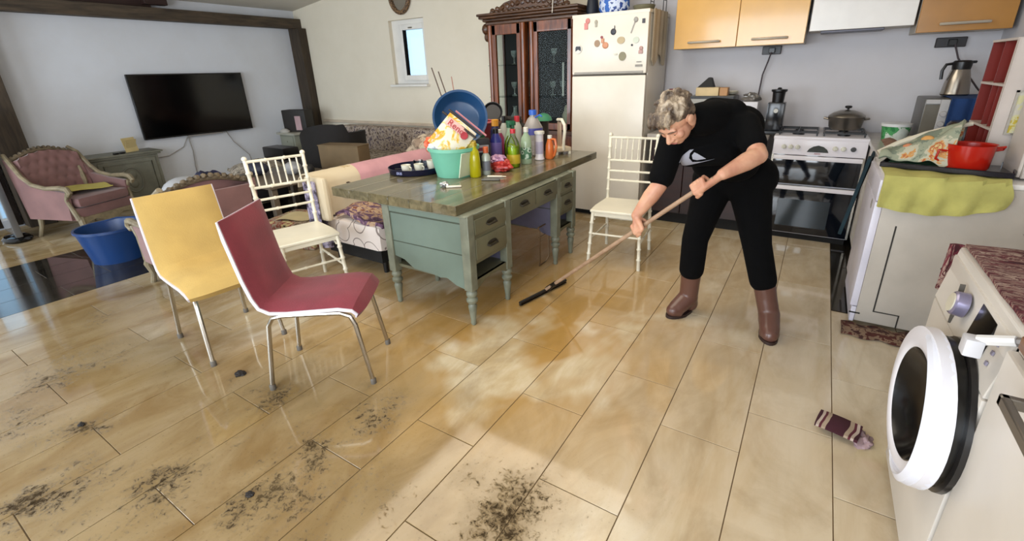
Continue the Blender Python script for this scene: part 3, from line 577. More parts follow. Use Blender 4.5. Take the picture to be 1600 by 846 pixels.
# ------------------------------------------------------------------ upholstered tube chairs
def tube_chair(label, loc, rz, fab, shell, wf=.19, top=.86, wt=.165, lean=0.0):
    t = T('dining_chair', label, 'chair', loc, rz)
    prof = [(.235, .385), (.245, .405), (.225, .43), (.16, .442), (.04, .437), (-.08, .43), (-.155, .435), (-.195, .46), (-.215, .51), (-.235, .60), (-.25, .70), (-.265, .80), (-.275 - lean, top)]
    def wd(i): return wf + .012 * sin(pi * min(i, 5) / 5) if i < 6 else wf + (wt - wf) * (i - 6) / 6
    def strip(off, ext, edge):
        n = len(prof); vs = []; K = 8
        for i, (x, z) in enumerate(prof):
            a = prof[max(i - 1, 0)]; b_ = prof[min(i + 1, n - 1)]; tx, tz = b_[0] - a[0], b_[1] - a[1]; l = math.hypot(tx, tz); nx, nz = tz / l, -tx / l
            W = wd(i) + ext
            for k in range(K + 1):
                u = -1 + 2 * k / K; y = u * W; o = off * (1 - abs(u) ** 6 * edge)
                if i in (0, n - 1): o *= .45
                vs.append((x + nx * o, y, z + nz * o))
        return vs, n, K
    # normal points to (tz,-tx): for the seat (x falling) this is up/forward side -> use sign
    def solid(off0, off1, ext, e0, e1):
        a, n, K = strip(off0, ext, e0); b_, _, _ = strip(off1, ext, e1); W = K + 1; O = n * W; fs = []
        for i in range(n - 1):
            for k in range(K):
                q = (i * W + k, (i + 1) * W + k, (i + 1) * W + k + 1, i * W + k + 1); fs += [q, tuple(O + j for j in reversed(q))]
            fs += [(i * W, O + i * W, O + (i + 1) * W, (i + 1) * W), (i * W + K, (i + 1) * W + K, O + (i + 1) * W + K, O + i * W + K)]
        for k in range(K): fs += [(k, k + 1, O + k + 1, O + k), ((n - 1) * W + k, O + (n - 1) * W + k, O + (n - 1) * W + k + 1, (n - 1) * W + k + 1)]
        return B().add(a + b_, fs)
    P('shell', solid(-.012, .004, .008, .0, .0), shell, t, bev=.002)
    P('upholstery', solid(.004, .034, .0, .0, .75), fab, t)
    for s in (-1, 1):
        y = s * (wf - .03)
        P('leg', B().tube([(.26, y + s * .02, .012), (.215, y + s * .005, .33), (.195, y, .375), (.15, y, .395), (.0, y, .398)], .0115, 8), m_chrome, t)
        P('leg', B().tube([(-.235, y + s * .015, .012), (-.19, y, .35), (-.165, y, .388), (-.12, y, .398), (.0, y, .398)], .0115, 8), m_chrome, t)
        for x, o in ((.26, .02), (-.235, .015)): P('foot_cap', B().lathe([(.015, 0), (.015, .025), (.011, .03)], 10, (x, y + s * o, 0)), M('rubber_foot', '#5c554c', .6), t)
    P('cross_bar', B().tube([(.12, -wf + .03, .398), (.12, wf - .03, .398)], .009, 6).tube([(-.1, -wf + .03, .398), (-.1, wf - .03, .398)], .009, 6), m_chrome, t)
    return t
m_red = M('burgundy_fabric', '#7c2a36', .9, var=.14, vscale=5, bump=.3, bscale=120, sheen=.15); m_yel = M('mustard_fabric', '#c2a25e', .85, var=.07, vscale=5, bump=.3, bscale=120)
m_shell = M('white_shell', '#d9d3dc', .3, var=.03)
tube_chair('burgundy upholstered chair on the tiles right of the mustard one', (-2.00, 1.215, 0), 36, m_red, m_shell, .19, .885, .195)
tube_chair('mustard yellow upholstered chair left of the burgundy one', (-2.81, 1.105, 0), -5, m_yel, m_shell, .205, .865, .195)
# ------------------------------------------------------------------ white bamboo-style chairs
m_wc = M('white_painted_wood', '#e6dfca', .35, var=.04)
def chiavari(label, loc, rz, mt=m_wc, slats=4):
    t = T('bamboo_chair', label, 'chair', loc, rz)
    wf, wr, d, sz = .20, .185, .205, .44
    seat = [(d, -wf), (d, wf), (.05, wf + .005), (-d, wr), (-d, -wr), (.05, -wf - .005)]
    P('seat', B().prism(seat, sz - .022, sz, 'z'), mt, t, bev=.007)
    P('apron', B().bx(d - .03, d - .012, -wf + .02, wf - .02, sz - .05, sz - .022).bx(-d + .012, -d + .03, -wr + .02, wr - .02, sz - .05, sz - .022).bx(-d + .02, d - .02, wf - .03, wf - .012, sz - .05, sz - .022).bx(-d + .02, d - .02, -wf + .012, -wf + .03, sz - .05, sz - .022), mt, t)
    def bamboo(a, b_, r, n=5):
        a, b_ = Vector(a), Vector(b_); pts = []; rr = []
        for i in range(n + 1):
            p = a.lerp(b_, i / n); e = (b_ - a).normalized() * .006
            if 0 < i < n: pts += [p - e * 1.6, p - e * .6, p + e * .6, p + e * 1.6]; rr += [r, r * 1.35, r * 1.35, r]
            else: pts.append(p); rr.append(r)
        return B().tube(pts, rr, 8)
    for s in (-1, 1):
        P('leg', bamboo((d + .02, s * (wf + .0), 0), (d - .015, s * (wf - .02), sz - .02), .0135), mt, t)
        P('leg', bamboo((-d - .05, s * wr, 0), (-d + .005, s * (wr - .01), sz), .0135), mt, t)
        P('back_post', bamboo((-d + .005, s * (wr - .01), sz - .02), (-d - .075, s * (wr + .005), .935), .013, 6).ball((-d - .077, s * (wr + .005), .945), .018, 10, 6), mt, t)
        P('stretcher', bamboo((d - .0, s * (wf - .01), .2), (-d - .03, s * (wr - .0), .2), .008, 3), mt, t)
    P('stretcher', bamboo((d + .0, -wf + .01, .25), (d + .0, wf - .01, .25), .008, 3), mt, t); P('stretcher', bamboo((-d - .03, -wr, .25), (-d - .03, wr, .25), .008, 3), mt, t)
    P('brace', B().tube([(d - .02, wf - .03, .36), (.02, wf - .02, .405)], .008, 6).tube([(d - .02, -wf + .03, .36), (.02, -wf + .02, .405)], .008, 6), mt, t)
    bx = lambda z: -d + .005 - .08 * (z - sz) / (.935 - sz)
    for z in (.925, .745, .66, .585): P('back_rail', bamboo((bx(z), -wr + .0, z), (bx(z), wr - .0, z), .010 if z > .7 else .009, 3), mt, t)
    for i in range(7):
        y = -wr + .045 + i * (2 * wr - .09) / 6; P('spindle', B().tube([(bx(.925), y, .925), (bx(.84), y, .84), (bx(.835), y, .835), (bx(.83), y, .83), (bx(.745), y, .745)], [.006, .006, .009, .006, .006], 6), mt, t)
    return t
chiavari('white wooden bamboo-style chair behind the burgundy chair', (-2.945, 1.755, 0), -17)
chiavari('white wooden bamboo-style chair in front of the fridge', (-1.195, 3.38, 0), -84)
# ------------------------------------------------------------------ day bed beside the desk
m_cream = Mpat('cream_scroll_fabric', [(0, '#d6c6a8'), (.62, '#b99f70'), (.66, '#dccbad')], 3.2, 'NOISE', .85, dist=1.5); m_pink = M('pink_cover', '#cf9aa0', .85, var=.06)
m_ring = Mpat('white_ring_fabric', [(0, '#e6dad2'), (.46, '#8d7f78'), (.50, '#e6dad2')], 6, 'VORONOI', .85); m_lil = Mpat('lilac_grey_fabric', [(0, '#4a4350'), (.45, '#8e86a0'), (.55, '#c1b8cc')], 14, 'NOISE', .9)
m_purple = Mpat('purple_paisley', [(0, '#4c3548'), (.42, '#6d4f68'), (.5, '#b79a7c'), (.58, '#7a4a3c'), (.66, '#4c3548')], 13, 'NOISE', .9, dist=1)
t = T('day_bed', 'low day bed with cream and pink covers left of the desk', 'sofa', (-2.95, 2.96, 0))
P('base', B().bx(-.32, .30, -.78, .85, .10, .20), m_dark, t)
P('mattress', B().bx(-.32, .33, -.80, .87, .19, .40, .05), m_ring, t)
P('backrest', B().bx(-.42, -.26, -.84, .87, .12, .72, .06), m_lil, t)
def bedback(u, v): # cover over the back: v along y, u across
    a = u * pi; y = -.86 + v * 1.72
    return (-.34 - .115 * cos(a) * 1.0, y, .665 + .10 * sin(a) + (0)) if .0 <= u <= 1 else None
P('cream_cover', B().sheet(lambda u, v: (-.34 - .12 * cos(u * pi) + .004 * sin(v * 30), -.87 + v * .42, (.64 + .115 * sin(u * pi)) - (.22 * max(0, u - .9) * 10 if u > .9 else 0)), 20, 10, .01), m_cream, t)
P('pink_cover', B().sheet(lambda u, v: (-.34 - .12 * cos(u * pi) + .004 * sin(v * 30), -.45 + v * 1.33, (.64 + .115 * sin(u * pi)) - (.16 * max(0, u - .9) * 10 if u > .9 else 0)), 20, 16, .01), m_pink, t)
P('end_cover', B().sheet(lambda u, v: (-.34 + .14 * u, -.905 + .012 * sin(u * 14), .70 - v * .40 + .02 * sin(u * 9)), 14, 8, .008), m_lil, t)
for x in (-.28, .26):
    for y in (-.72, .8): P('leg', B().lathe([(.02, 0), (.025, .10)], 10, (x, y, 0)), m_black, t)
P('cream_end', B().bx(-.36, -.12, -.885, -.83, .40, .745, .03), m_cream, t)
P('scroll_motif', B().tube([(-.208, -.62 + .065 * cos(a), .60 + .05 * sin(a)) for a in [x * .3 - 2.2 for x in range(13)]], [.003] + [.010] * 11 + [.003], 6).tube([(-.208, -.54 + .035 * cos(a), .60 + .03 * sin(a)) for a in [x * .3 + 1.8 for x in range(9)]], [.003] + [.008] * 7 + [.003], 6), M('scroll_brown', '#4a382a', .8), t)
solo('folded_blanket', B().sheet(lambda u, v: (-3.12 + u * .50, 2.18 + v * .62 + .02 * sin(u * 8), .425 + .03 * sin(u * 5 + v * 4) + .02 * noise.noise((u * 4, v * 5, 0))), 18, 18, .035), m_purple, 'purple paisley blanket lying on the day bed seat', 'blanket')
# ------------------------------------------------------------------ armchairs
m_crest = M('carved_brown_crest', '#665844', .55, var=.2, vscale=30, bump=.4, bscale=40)
m_rose = M('dusty_pink_velvet', '#7e5a57', .85, var=.12, vscale=4, sheen=.3); m_gilt = M('carved_cream_wood', '#85785f', .5, var=.15, vscale=20, bump=.3, bscale=40)
def bergere(label, loc, rz, tuft=True, fab=m_rose):
    t = T('carved_armchair', label, 'armchair', loc, rz)
    t.scale = (.93, .93, .93) if tuft else (.95, .95, .9)
    # local: faces +x ; y width
    P('seat_base', B().bx(-.28, .30, -.30, .30, .20, .34, .03), fab, t)
    P('seat_cushion', B().bx(-.24, .33, -.27, .27, .34, .45, .045), fab, t)
    def back(u, v):
        y = -.29 + u * .58; z = .40 + v * (.44 + .06 * sin(u * pi)); x = -.25 - .09 * v + .05 * (2 * u - 1) ** 2
        d = 0
        if tuft:
            i = round(v * 5); uu = u * 6 + (.5 if i % 2 else 0); d = -.018 * math.exp(-((uu - round(uu)) ** 2) * 14 - ((v * 5 - i) ** 2) * 14)
        return (x + d + .02 * sin(u * pi), y, z)
    P('backrest', B().sheet(back, 36, 30, .05), fab, t)
    P('outer_back', B().sheet(lambda u, v: (-.325 - .07 * v, -.28 + u * .56, .24 + v * .58), 6, 6, .02), fab, t)
    for s in (-1, 1):
        P('side_panel', B().prism([(-.34, .22), (.24, .22), (.28, .52), (.05, .55), (-.18, .60), (-.33, .84), (-.40, .86)], s * .31 - .02, s * .31 + .02, 'y'), fab, t)
        P('arm_rail', B().tube([(-.41, s * .30, .90), (-.33, s * .325, .84), (-.22, s * .335, .68), (-.12, s * .335, .60), (.05, s * .335, .565), (.24, s * .335, .575), (.32, s * .33, .56), (.345, s * .33, .52), (.32, s * .33, .49), (.30, s * .33, .50)], [.02, .022, .022, .022, .022, .026, .028, .026, .02, .01], 8), m_gilt, t)
        P('arm_post', B().tube([(.30, s * .32, .52), (.25, s * .32, .44), (.27, s * .31, .34), (.30, s * .30, .22)], [.02, .018, .022, .026], 8), m_gilt, t)
        P('leg', B().tube([(.29, s * .28, .24), (.325, s * .30, .17), (.30, s * .29, .08), (.325, s * .30, .0)], [.032, .028, .018, .022], 8), m_gilt, t)
        P('leg', B().tube([(-.30, s * .26, .24), (-.32, s * .27, .12), (-.38, s * .28, .0)], [.028, .022, .018], 8), m_gilt, t)
    P('front_rail', B().prism([(-.29, .24), (.29, .24), (.29, .17), (.15, .20), (.07, .165), (0, .15), (-.07, .165), (-.15, .20), (-.29, .17)], .29, .32, 'x'), m_gilt, t)
    cr = B()
    for k in range(13):
        u = k / 12; y = -.27 + u * .54; z = .86 + .075 * sin(u * pi)
        cr.at((-.36, y, z), rx=k * 37, ry=k * 23).lathe([(0, -.026), (.02, -.012), (.021, .01), (0, .026)], 7)
    cr.at().tube([(-.35, -.30 + i * .06, .84 + .075 * sin(i * pi / 10)) for i in range(11)], .02, 8)
    P('crest', cr, m_crest, t)
    if tuft:
        P('inner_carving', B().tube([(-.31, .27, .85), (-.27, .25, .70), (-.22, .23, .55), (-.20, .22, .46)], [.03, .022, .026, .016], 7), m_gilt, t)
    return t
bergere('dusty pink tufted armchair with carved crest at the far left wall', (-6.36, 1.52, 0), 20)
solo('yellow_cloth', B().sheet(lambda u, v: (-6.5 + u * .34, 1.38 + v * .36, .462 + .008 * sin(u * 7 + v * 5)), 10, 10, .008), M('pale_yellow_cloth', '#b9ac5a', .9), 'yellow cloth folded on the tufted armchair seat', 'cloth')
bergere('second pink armchair with its back turned behind the mustard chair', (-3.86, 1.50, 0), 178, False)
# ------------------------------------------------------------------ sideboard and things by the tv wall
m_sb = M('grey_green_paint', '#77776a', .5, var=.12, vscale=8)
t = T('sideboard', 'small grey-green carved sideboard under the television end', 'sideboard', (-7.14, 2.18, 0))
P('body', B().bx(-.19, .15, -.33, .33, .06, .62, .006), m_sb, t); P('top', B().bx(-.20, .18, -.36, .36, .62, .645, .006).bx(-.20, .20, -.38, .38, .645, .665, .006), m_sb, t)
P('foot_board', B().bx(-.19, .16, -.34, .34, 0, .07, .004), m_sb, t)
d = P('door', B().bx(.15, .165, -.29, .29, .10, .59, .004), m_sb, t)
P('panel_moulding', B().tube([(.168, -.24, .14), (.168, .24, .14), (.168, .24, .55), (.168, -.24, .55)], .009, 6, True).tube([(.17, .10 * cos(a * pi / 10), .35 + .15 * sin(a * pi / 10)) for a in range(20)], .010, 6, True), m_sb, d)
P('rosette', B().ball((.168, 0, .40), (.012, .05, .055), 12, 7).ball((.168, 0, .30), (.012, .045, .05), 12, 7), m_sb, d)
t = T('greeting_card', 'cream card standing on the sideboard top', 'card', (-7.12, 2.31, .665), 25)
P('card', B().at((0, 0, 0), ry=-8).bx(-.003, .003, -.085, .085, 0, .17), M('cream_card', '#d8c48e', .8), t); P('stand', B().at((-.02, 0, .0), ry=15).bx(-.003, .003, -.07, .07, 0, .15), M('cream_card'), t)
solo('reading_glasses', B().bx(-.02, .02, -.06, -.01, 0, .02, .004).bx(-.02, .02, .01, .06, 0, .02, .004).bx(-.01, .01, -.01, .01, .005, .012), m_black, 'folded black spectacles lying before the cream card', 'spectacles', loc=(-7.02, 2.14, .666), rz=10)
t = T('television', 'large flat black television mounted on the left wall', 'television', (-7.348, 3.225, 1.16))
P('screen', B().bx(.075, .082, -.685, .685, -.375, .385), M('tv_screen', '#020203', .12, var=0), t); P('casing', B().bx(.04, .08, -.70, .70, -.395, .40, .004), m_black, t)
P('wall_bracket', B().bx(.0, .04, -.15, .15, -.12, .12), m_black, t); P('stand_bar', B().bx(.05, .085, -.2, .25, -.412, -.395, .003), M('tv_chin', '#8a8582', .4), t)
m_cable = M('grey_cable', '#98928c', .6)
for pts, lb in (([(0, 3.04, .76), (0.01, 3.05, .55), (.01, 3.03, .35), (.01, 3.02, .05)], 'grey cable hanging straight down under the television'),
                ([(0, 3.03, .74), (.01, 2.95, .62), (.02, 2.75, .53), (.01, 2.55, .52)], 'grey cable sagging left below the television to the sideboard'),
                ([(0, 3.55, .76), (.01, 3.62, .60), (.01, 3.72, .48), (.01, 3.80, .38), (.01, 3.85, .05)], 'grey cable running down right below the television')):
    solo('tv_cable', B().tube([(XL + .03 + a, b_, c_) for a, b_, c_ in pts], .006, 6), m_cable, lb, 'cable')
# heater-like black stand with steel edge, far left
t = T('glass_screen', 'tall dark glass screen with a grey steel edge at the left border of the room', 'screen', (-6.55, 1.0, 0), 0)
P('panel', B().bx(-.42, -.03, -.015, .015, .06, 1.25, .004), M('smoked_glass', '#0b0a0a', .08), t); P('edge_frame', B().bx(-.035, .02, -.025, .025, .05, 1.27, .006), M('grey_steel', '#77787a', .35, .7), t)
P('foot', B().lathe([(.15, 0), (.16, .02), (.13, .045), (0, .06)], 20, (-.12, 0, 0), sx=1.15, sy=.7), M('gloss_black', '#050505', .08, var=0), t)
# blue bucket
def bucket(name, label, loc, r0, r1, h, mt, cat='bucket', hand=True, lip=.012):
    t = T(name, label, cat, loc)
    P('shell', B().lathe([(0, .004), (r0 - .004, .004), (r1 - .005, h), (r1 + lip, h + .002), (r1 + lip, h - .02), (r1, h - .022), (r0 + .001, 0), (0, 0)], 32), mt, t)
    return t
t = bucket('blue_bucket', 'blue plastic bucket on the dark tiles before the tufted armchair', (-5.08, 1.32, 0), .185, .24, .30, M('blue_plastic', '#173768', .35, var=.04))
P('handle', B().tube([(.245, 0, .29), (.2, .12, .31), (0, .25, .315), (-.2, .12, .31), (-.245, 0, .29)], .006, 6), M('blue_plastic'), t)
solo('blanket_box', B().bx(-.40, .32, -.22, .22, 0, .34, .01).bx(.05, .32, -.2, .2, .33, .50, .01), M('grey_brown_box', '#57504a', .7), 'grey-brown box under the navy cloth and grey cushion', 'box', loc=(-4.82, 1.98, 0))
# tv-side clutter behind the mustard chair
solo('grey_cushion', B().at(rx=0).ball((0, 0, 0), (.11, .20, .13), 16, 10), M('light_grey_cloth', '#a6a6a8', .9), 'light grey rounded cushion left of the navy cloth', 'cushion', loc=(-5.05, 1.95, .48))
solo('navy_cloth', B().sheet(lambda u, v: (-.14 + .28 * u, -.13 + .26 * v, .05 * noise.noise((u * 5, v * 5, 1)) + .06 * sin(u * 3 + 1) * sin(v * 3)), 16, 16, .02), Mpat('navy_print', [(0, '#15172e'), (.5, '#23244a'), (.62, '#3c3a5e')], 18, 'NOISE'), 'navy cloth bundle behind the top of the mustard chair', 'cloth', loc=(-4.62, 2.0, .60))
t = T('coffee_table', 'low dark coffee table loaded with odds and ends behind the second armchair', 'table', (-4.75, 2.75, 0))
P('top', B().bx(-.45, .45, -.40, .40, .46, .50, .006), M('grey_brown_top', '#6d6254', .4), t)
for x in (-.4, .4):
    for y in (-.35, .35): P('leg', B().bx(x - .03, x + .03, y - .03, y + .03, 0, .46, .004), M('grey_brown_top'), t)
tops = [('folded_clothes', 'dark slate folded clothes on the coffee table', 'clothes', (-4.95, 2.62), '#2a2c3c', (.14, .10, .07)), ('glass_bowl', 'grey glass bowl on the coffee table', 'bowl', (-4.60, 2.80), '#9a9a9c', (.09, .09, .07)), ('small_speaker', 'small black rounded device right of the glass bowl', 'speaker', (-4.42, 2.86), '#121216', (.06, .06, .06))]
for nm, lb, ct, (x, y), cc, r in tops: solo(nm, B().ball((0, 0, 0), r, 14, 8), M('c' + cc[1:], cc, .6, var=.15, vscale=20), lb, ct, loc=(x, y, .50 + r[2]))
# ------------------------------------------------------------------ back-left corner seating
m_spk = Mpat('speckled_grey_throw', [(0, '#3c342e'), (.4, '#8c8072'), (.52, '#b9ad9b'), (.62, '#6d6053')], 22, 'NOISE', .95); m_bei = Mpat('beige_brown_fur', [(0, '#5f4a3c'), (.38, '#9c8570'), (.5, '#c9b499'), (.62, '#7d6350')], 9, 'NOISE', .95, dist=1.2)
m_tap = Mpat('tapestry_sofa', [(0, '#57483e'), (.4, '#8d7d70'), (.48, '#b5a595'), (.56, '#5d5058'), (.64, '#9c8f80')], 16, 'NOISE', .95)
t = T('corner_sofa', 'long tapestry-patterned sofa along the back wall', 'sofa', (-5.0, 4.45, 0))
P('base', B().bx(-1.25, 1.35, -.40, .45, .05, .30, .03), m_spk, t); P('backrest', B().bx(-1.25, 1.35, .24, .46, .28, .76, .06), m_tap, t)
for i in range(3): P('seat_cushion', B().bx(-1.02 + i * .74, -.30 + i * .74, -.42, .25, .28, .44, .05), m_spk, t)
P('armrest', B().bx(-1.28, -1.04, -.42, .45, .08, .58, .07), m_spk, t)
t = T('tub_chair', 'dark brown leather tub chair in front of the corner sofa', 'armchair', (-5.08, 3.70, 0), 0)
m_leath = M('dark_brown_leather', '#140e0b', .85, var=.1, vscale=12)
def tubf(u, v):
    a = rad(195 + 245 * u); h = .42 + .52 * (sin(pi * min(1, u / .9)) ** .55 if u < .55 else (.985 if u < .6 else .80 * max(0, min(1, (1 - u) * 6)) ** .4))
    return (.40 * cos(a) * (1 + .05 * v), .30 * sin(a) * (1 + .05 * v), .10 + v * (h - .10))
P('shell', B().sheet(tubf, 36, 10, .06), m_leath, t); P('seat', B().lathe([(0, .10), (.28, .10), (.29, .34), (.25, .38), (0, .39)], 24, sx=1.2, sy=.9), m_leath, t)
for a in (45, 135, 225, 315): P('leg', B().tube([(.24 * cos(rad(a)), .24 * sin(rad(a)), .12), (.27 * cos(rad(a)), .27 * sin(rad(a)), 0)], .015, 6), m_black, t)
solo('brown_box', B().bx(-.27, .27, -.10, .10, 0, .34, .01).bx(-.275, .275, -.105, .105, .335, .346, .002), M('brown_cardboard', '#6f5b3f', .8, var=.08), 'brown box in front of the dark tub chair', 'box', loc=(-4.46, 3.36, .402), rz=12)
solo('low_stool', B().bx(-.25, .25, -.14, .14, .32, .40, .02).bx(-.22, -.18, -.15, -.11, 0, .32).bx(.18, .22, -.15, -.11, 0, .32).bx(-.22, -.18, .11, .15, 0, .32).bx(.18, .22, .11, .15, 0, .32), M('stool_brown', '#3c2e24', .6), 'low brown stool carrying the brown box', 'stool', loc=(-4.46, 3.36, 0), rz=12)
def lump(r, seed, amp=.3):
    def f(u, v):
        a = 2 * pi * u; b_ = pi * v; d = Vector((cos(a) * sin(b_), sin(a) * sin(b_), cos(b_))); k = 1 + amp * noise.noise(d * 2.2 + Vector((seed, 0, 0))) + amp * .35 * noise.noise(d * 6 + Vector((0, seed, 0)))
        return (r[0] * d.x * k, r[1] * d.y * k, r[2] * d.z * k)
    return B().sheet(f, 28, 16, .004)
solo('fur_blanket', lump((.30, .18, .17), 3, .45), m_bei, 'heap of beige and brown fluffy blankets on the sofa behind the desk', 'blanket', loc=(-3.76, 4.00, .62))
solo('blanket_stool', B().bx(-.26, .2, -.10, .03, .02, .42, .03), m_bei, 'brown pouf under the fluffy blankets', 'pouf', loc=(-3.76, 3.98, 0))
t = T('side_table', 'small grey-white side table in the corner under the post', 'table', (-7.0, 4.42, 0))
P('top', B().bx(-.16, .30, -.22, .22, .64, .67, .005), M('grey_white_paint', '#a9a698', .5), t); P('body', B().bx(-.12, .26, -.19, .19, .04, .64, .005), M('grey_green_light', '#8d8f80', .5), t); P('drawer', B().bx(-.08, .22, -.20, -.19, .46, .62, .003).ball((.07, -.205, .54), .012, 8, 5), M('grey_green_light'), t)
t = T('dark_speaker', 'dark box speaker standing on the corner side table', 'speaker', (-6.9, 4.45, .67), 20)
P('body', B().bx(-.20, .20, -.10, .10, 0, .33, .01), M('dark_box', '#26211d', .6), t); P('label_card', B().bx(.02, .12, -.108, -.10, .03, .24), M('pink_white_card', '#b8989a', .6), t)
solo('white_ornament', B().lathe([(.05, 0), (.06, .02), (.03, .05), (0, .06)], 14, sx=1.8), M('ornament_white', '#c9c4bb', .5), 'small white ornament on the corner side table edge', 'ornament', loc=(-7.02, 4.27, .67))
solo('speckled_throw', B().sheet(lambda u, v: (-.45 + .9 * u, -.3 + .6 * v, .12 * sin(pi * u) * sin(pi * v) + .05 * noise.noise((u * 4, v * 4, 2))), 22, 16, .03), m_spk, 'speckled grey throw heaped left of the tub chair', 'blanket', loc=(-5.85, 3.12, .38), rz=-20)
solo('footstool', B().bx(-.36, .36, -.22, .22, .05, .35, .04), m_leath, 'dark footstool under the speckled throw', 'footstool', loc=(-5.85, 3.12, 0), rz=-20)
solo('black_case', B().bx(-.25, .25, -.12, .12, 0, .16, .02), m_black, 'black case left of the tub chair', 'case', loc=(-6.35, 3.74, .402), rz=0)
solo('grey_crate', B().bx(-.3, .3, -.22, .22, 0, .40, .01), M('grey_crate', '#4b4648', .6), 'dark grey crate under the black case', 'crate', loc=(-6.35, 3.74, 0), rz=0)
solo('toy_pile', B().bx(-.3, .3, -.25, .25, 0, .22, .02), Mpat('toy_box_print', [(0, '#6b5a4a'), (.42, '#a3937e'), (.5, '#8d4a3c'), (.56, '#c9b98a'), (.64, '#4c4436')], 8, 'NOISE', .8), 'patterned box of oddments seen through the white chair back', 'box', loc=(-3.98, 2.42, 0), rz=15)
solo('beige_paper', B().sheet(lambda u, v: (-.16 + .32 * u, -.12 + .24 * v, .01 * sin(u * 6)), 6, 6, .004), M('beige_paper', '#c9b98f', .8), 'beige paper lying on the patterned box', 'paper', loc=(-4.0, 2.40, .235), rz=25)
# ------------------------------------------------------------------ on the desk
DT = .761
def bottle(label, x, y, prof, mt, cap=None, capm=None, band=None, cat='bottle', name='cleaning_bottle', z=DT, sx=1, sy=1, rz=0, liquid=None):
    t = T(name, label, cat, (x, y, z), rz)
    P('body', B().lathe(prof, 18, sx=sx, sy=sy), mt, t)
    h = prof[-1][1]
    if liquid: P('liquid', B().lathe([(max(0, r - .004), zz) for r, zz in prof if zz <= liquid[0]] + [(0, liquid[0])], 16, (0, 0, .003), sx=sx, sy=sy), liquid[1], t)
    if cap: P('cap', B().lathe([(cap[0], h - .004), (cap[0], h + cap[1]), (cap[0] * .8, h + cap[1] + .003), (0, h + cap[1] + .003)], 14), capm, t)
    if band: P('label_band', B().lathe([(band[0], band[1]), (band[0], band[2]), (band[0] - .0006, band[2]), (band[0] - .0006, band[1]), (band[0], band[1])], 18, sx=sx, sy=sy, caps=False), band[3], t)
    return t
m_pet = clear_glass('clear_pet', .05, (.95, .97, .95, 1), 1.4)
# mint bucket with its contents
mb = bucket('mint_bucket', 'mint green bucket full of packets on the desk', (-2.17, 2.55, DT), .130, .172, .205, M('mint_plastic', '#70b498', .4, var=.03))
P('side_label', B().at((.148, -.05, .09), ry=12).bx(-.003, .003, -.07, .06, -.08, .09), M('white_green_label', '#cfd8bc', .5), mb)
bs = T('washing_basin', 'round navy blue basin tipped up behind the mint bucket', 'basin', (-2.26, 2.76, DT + .385))
bs.rotation_euler = (Vector((.62, -.70, .33))).to_track_quat('Z', 'Y').to_euler()
P('shell', B().lathe([(0, -.085), (.135, -.085), (.15, -.075), (.19, .0), (.205, .003), (.205, -.008), (.193, -.01), (.153, -.088), (.13, -.095), (0, -.095)][::-1], 40), M('navy_blue_plastic', '#1d4168', .3, var=.04), bs)
t = T('noodle_packet', 'square snack packet with yellow picture and red lettering leaning in the mint bucket', 'packet', (-2.13, 2.50, 1.035))
t.rotation_euler = (Vector((.62, -.74, .25))).to_track_quat('Z', 'Y').to_euler(); R_ = t.rotation_euler.to_matrix()
def pk(mb_, rot=38): return mb_
q = B().at(rz=-42); q.sheet(lambda u, v: (-.115 + .23 * u, -.125 + .25 * v, .022 * sin(pi * u) * sin(pi * v)), 14, 14, .014)
P('packet', q, Mpat('packet_print', [(0, '#d8cdb8'), (.50, '#d9bd6a'), (.53, '#d0981c'), (.61, '#c9b7ae'), (.66, '#7c4038'), (.70, '#b8a03c')], 7, 'NOISE', .35, dist=.8), t)
q = B().at(rz=-42); q.sheet(lambda u, v: (-.10 + .16 * u, .045 + .055 * v, .014 + .022 * sin(pi * (.1 + u * .7)) * sin(pi * (.68 + v * .2))), 10, 4, .004)
P('title_band', q, M('packet_pink', '#dfa9a2', .4), t)
o = text('lettering', 'Reno', .062, M('packet_red', '#a3222e', .4), t, (.032, .062, .036), (0, 0, -42), .001)
P('red_star', B().at((.082, .005, .026)).lathe([(.028, 0), (.026, .006), (0, .007)], 9), M('packet_red'), t)
for i, (x, y, z, r, cc, lb) in enumerate([(-2.31, 2.47, .985, (.035, .04, .05), '#d8603a', 'orange wrapper at the left inside the mint bucket'), (-2.33, 2.52, .97, (.03, .03, .045), '#2c2250', 'purple wrapper at the left rim of the mint bucket'), (-2.27, 2.44, .965, (.04, .02, .03), '#d5d9e2', 'white crinkled wrapper at the front rim of the mint bucket'), (-2.05, 2.60, .97, (.05, .03, .04), '#c9b25a', 'yellow wrapper under the noodle packet')]):
    solo('wrapper', lump(r, i * 3 + 1, .5), M('wrap' + cc[1:], cc, .35), lb, 'wrapper', loc=(x, y, z))
solo('black_spatula', B().tube([(-2.215, 2.52, 1.205), (-1.985, 2.575, 1.03)], .013, 8, flat=.6), M('black_handle', '#1c1416', .4), 'black flat utensil handle leaning across the noodle packet', 'utensil')
solo('black_ladle', B().tube([(-2.20, 2.57, 1.215), (-1.97, 2.63, 1.04)], .012, 8, flat=.6), M('black_handle'), 'second dark utensil handle behind the flat black one', 'utensil')
solo('red_spatula', B().tube([(-2.165, 2.60, 1.205), (-1.955, 2.66, 1.035)], .007, 6), M('rosy_handle', '#b06a70', .4), 'thin rosy utensil handle above the black ones', 'utensil')
for i, (a, b_, lb) in enumerate([((-2.36, 2.80, 1.02), (-2.68, 2.96, 1.50), 'leftmost thin brown cane standing behind the blue basin'), ((-2.34, 2.84, 1.02), (-2.63, 2.98, 1.47), 'second thin brown cane standing behind the blue basin'), ((-2.46, 3.00, 1.0), (-2.55, 3.04, 1.43), 'short pinkish cane standing behind the middle of the blue basin')]):
    solo('thin_cane', B().tube([a, b_], .0045, 6), M('cane_brown' if i < 2 else 'cane_pink', '#43302a' if i < 2 else '#9c7468', .6), lb, 'cane')
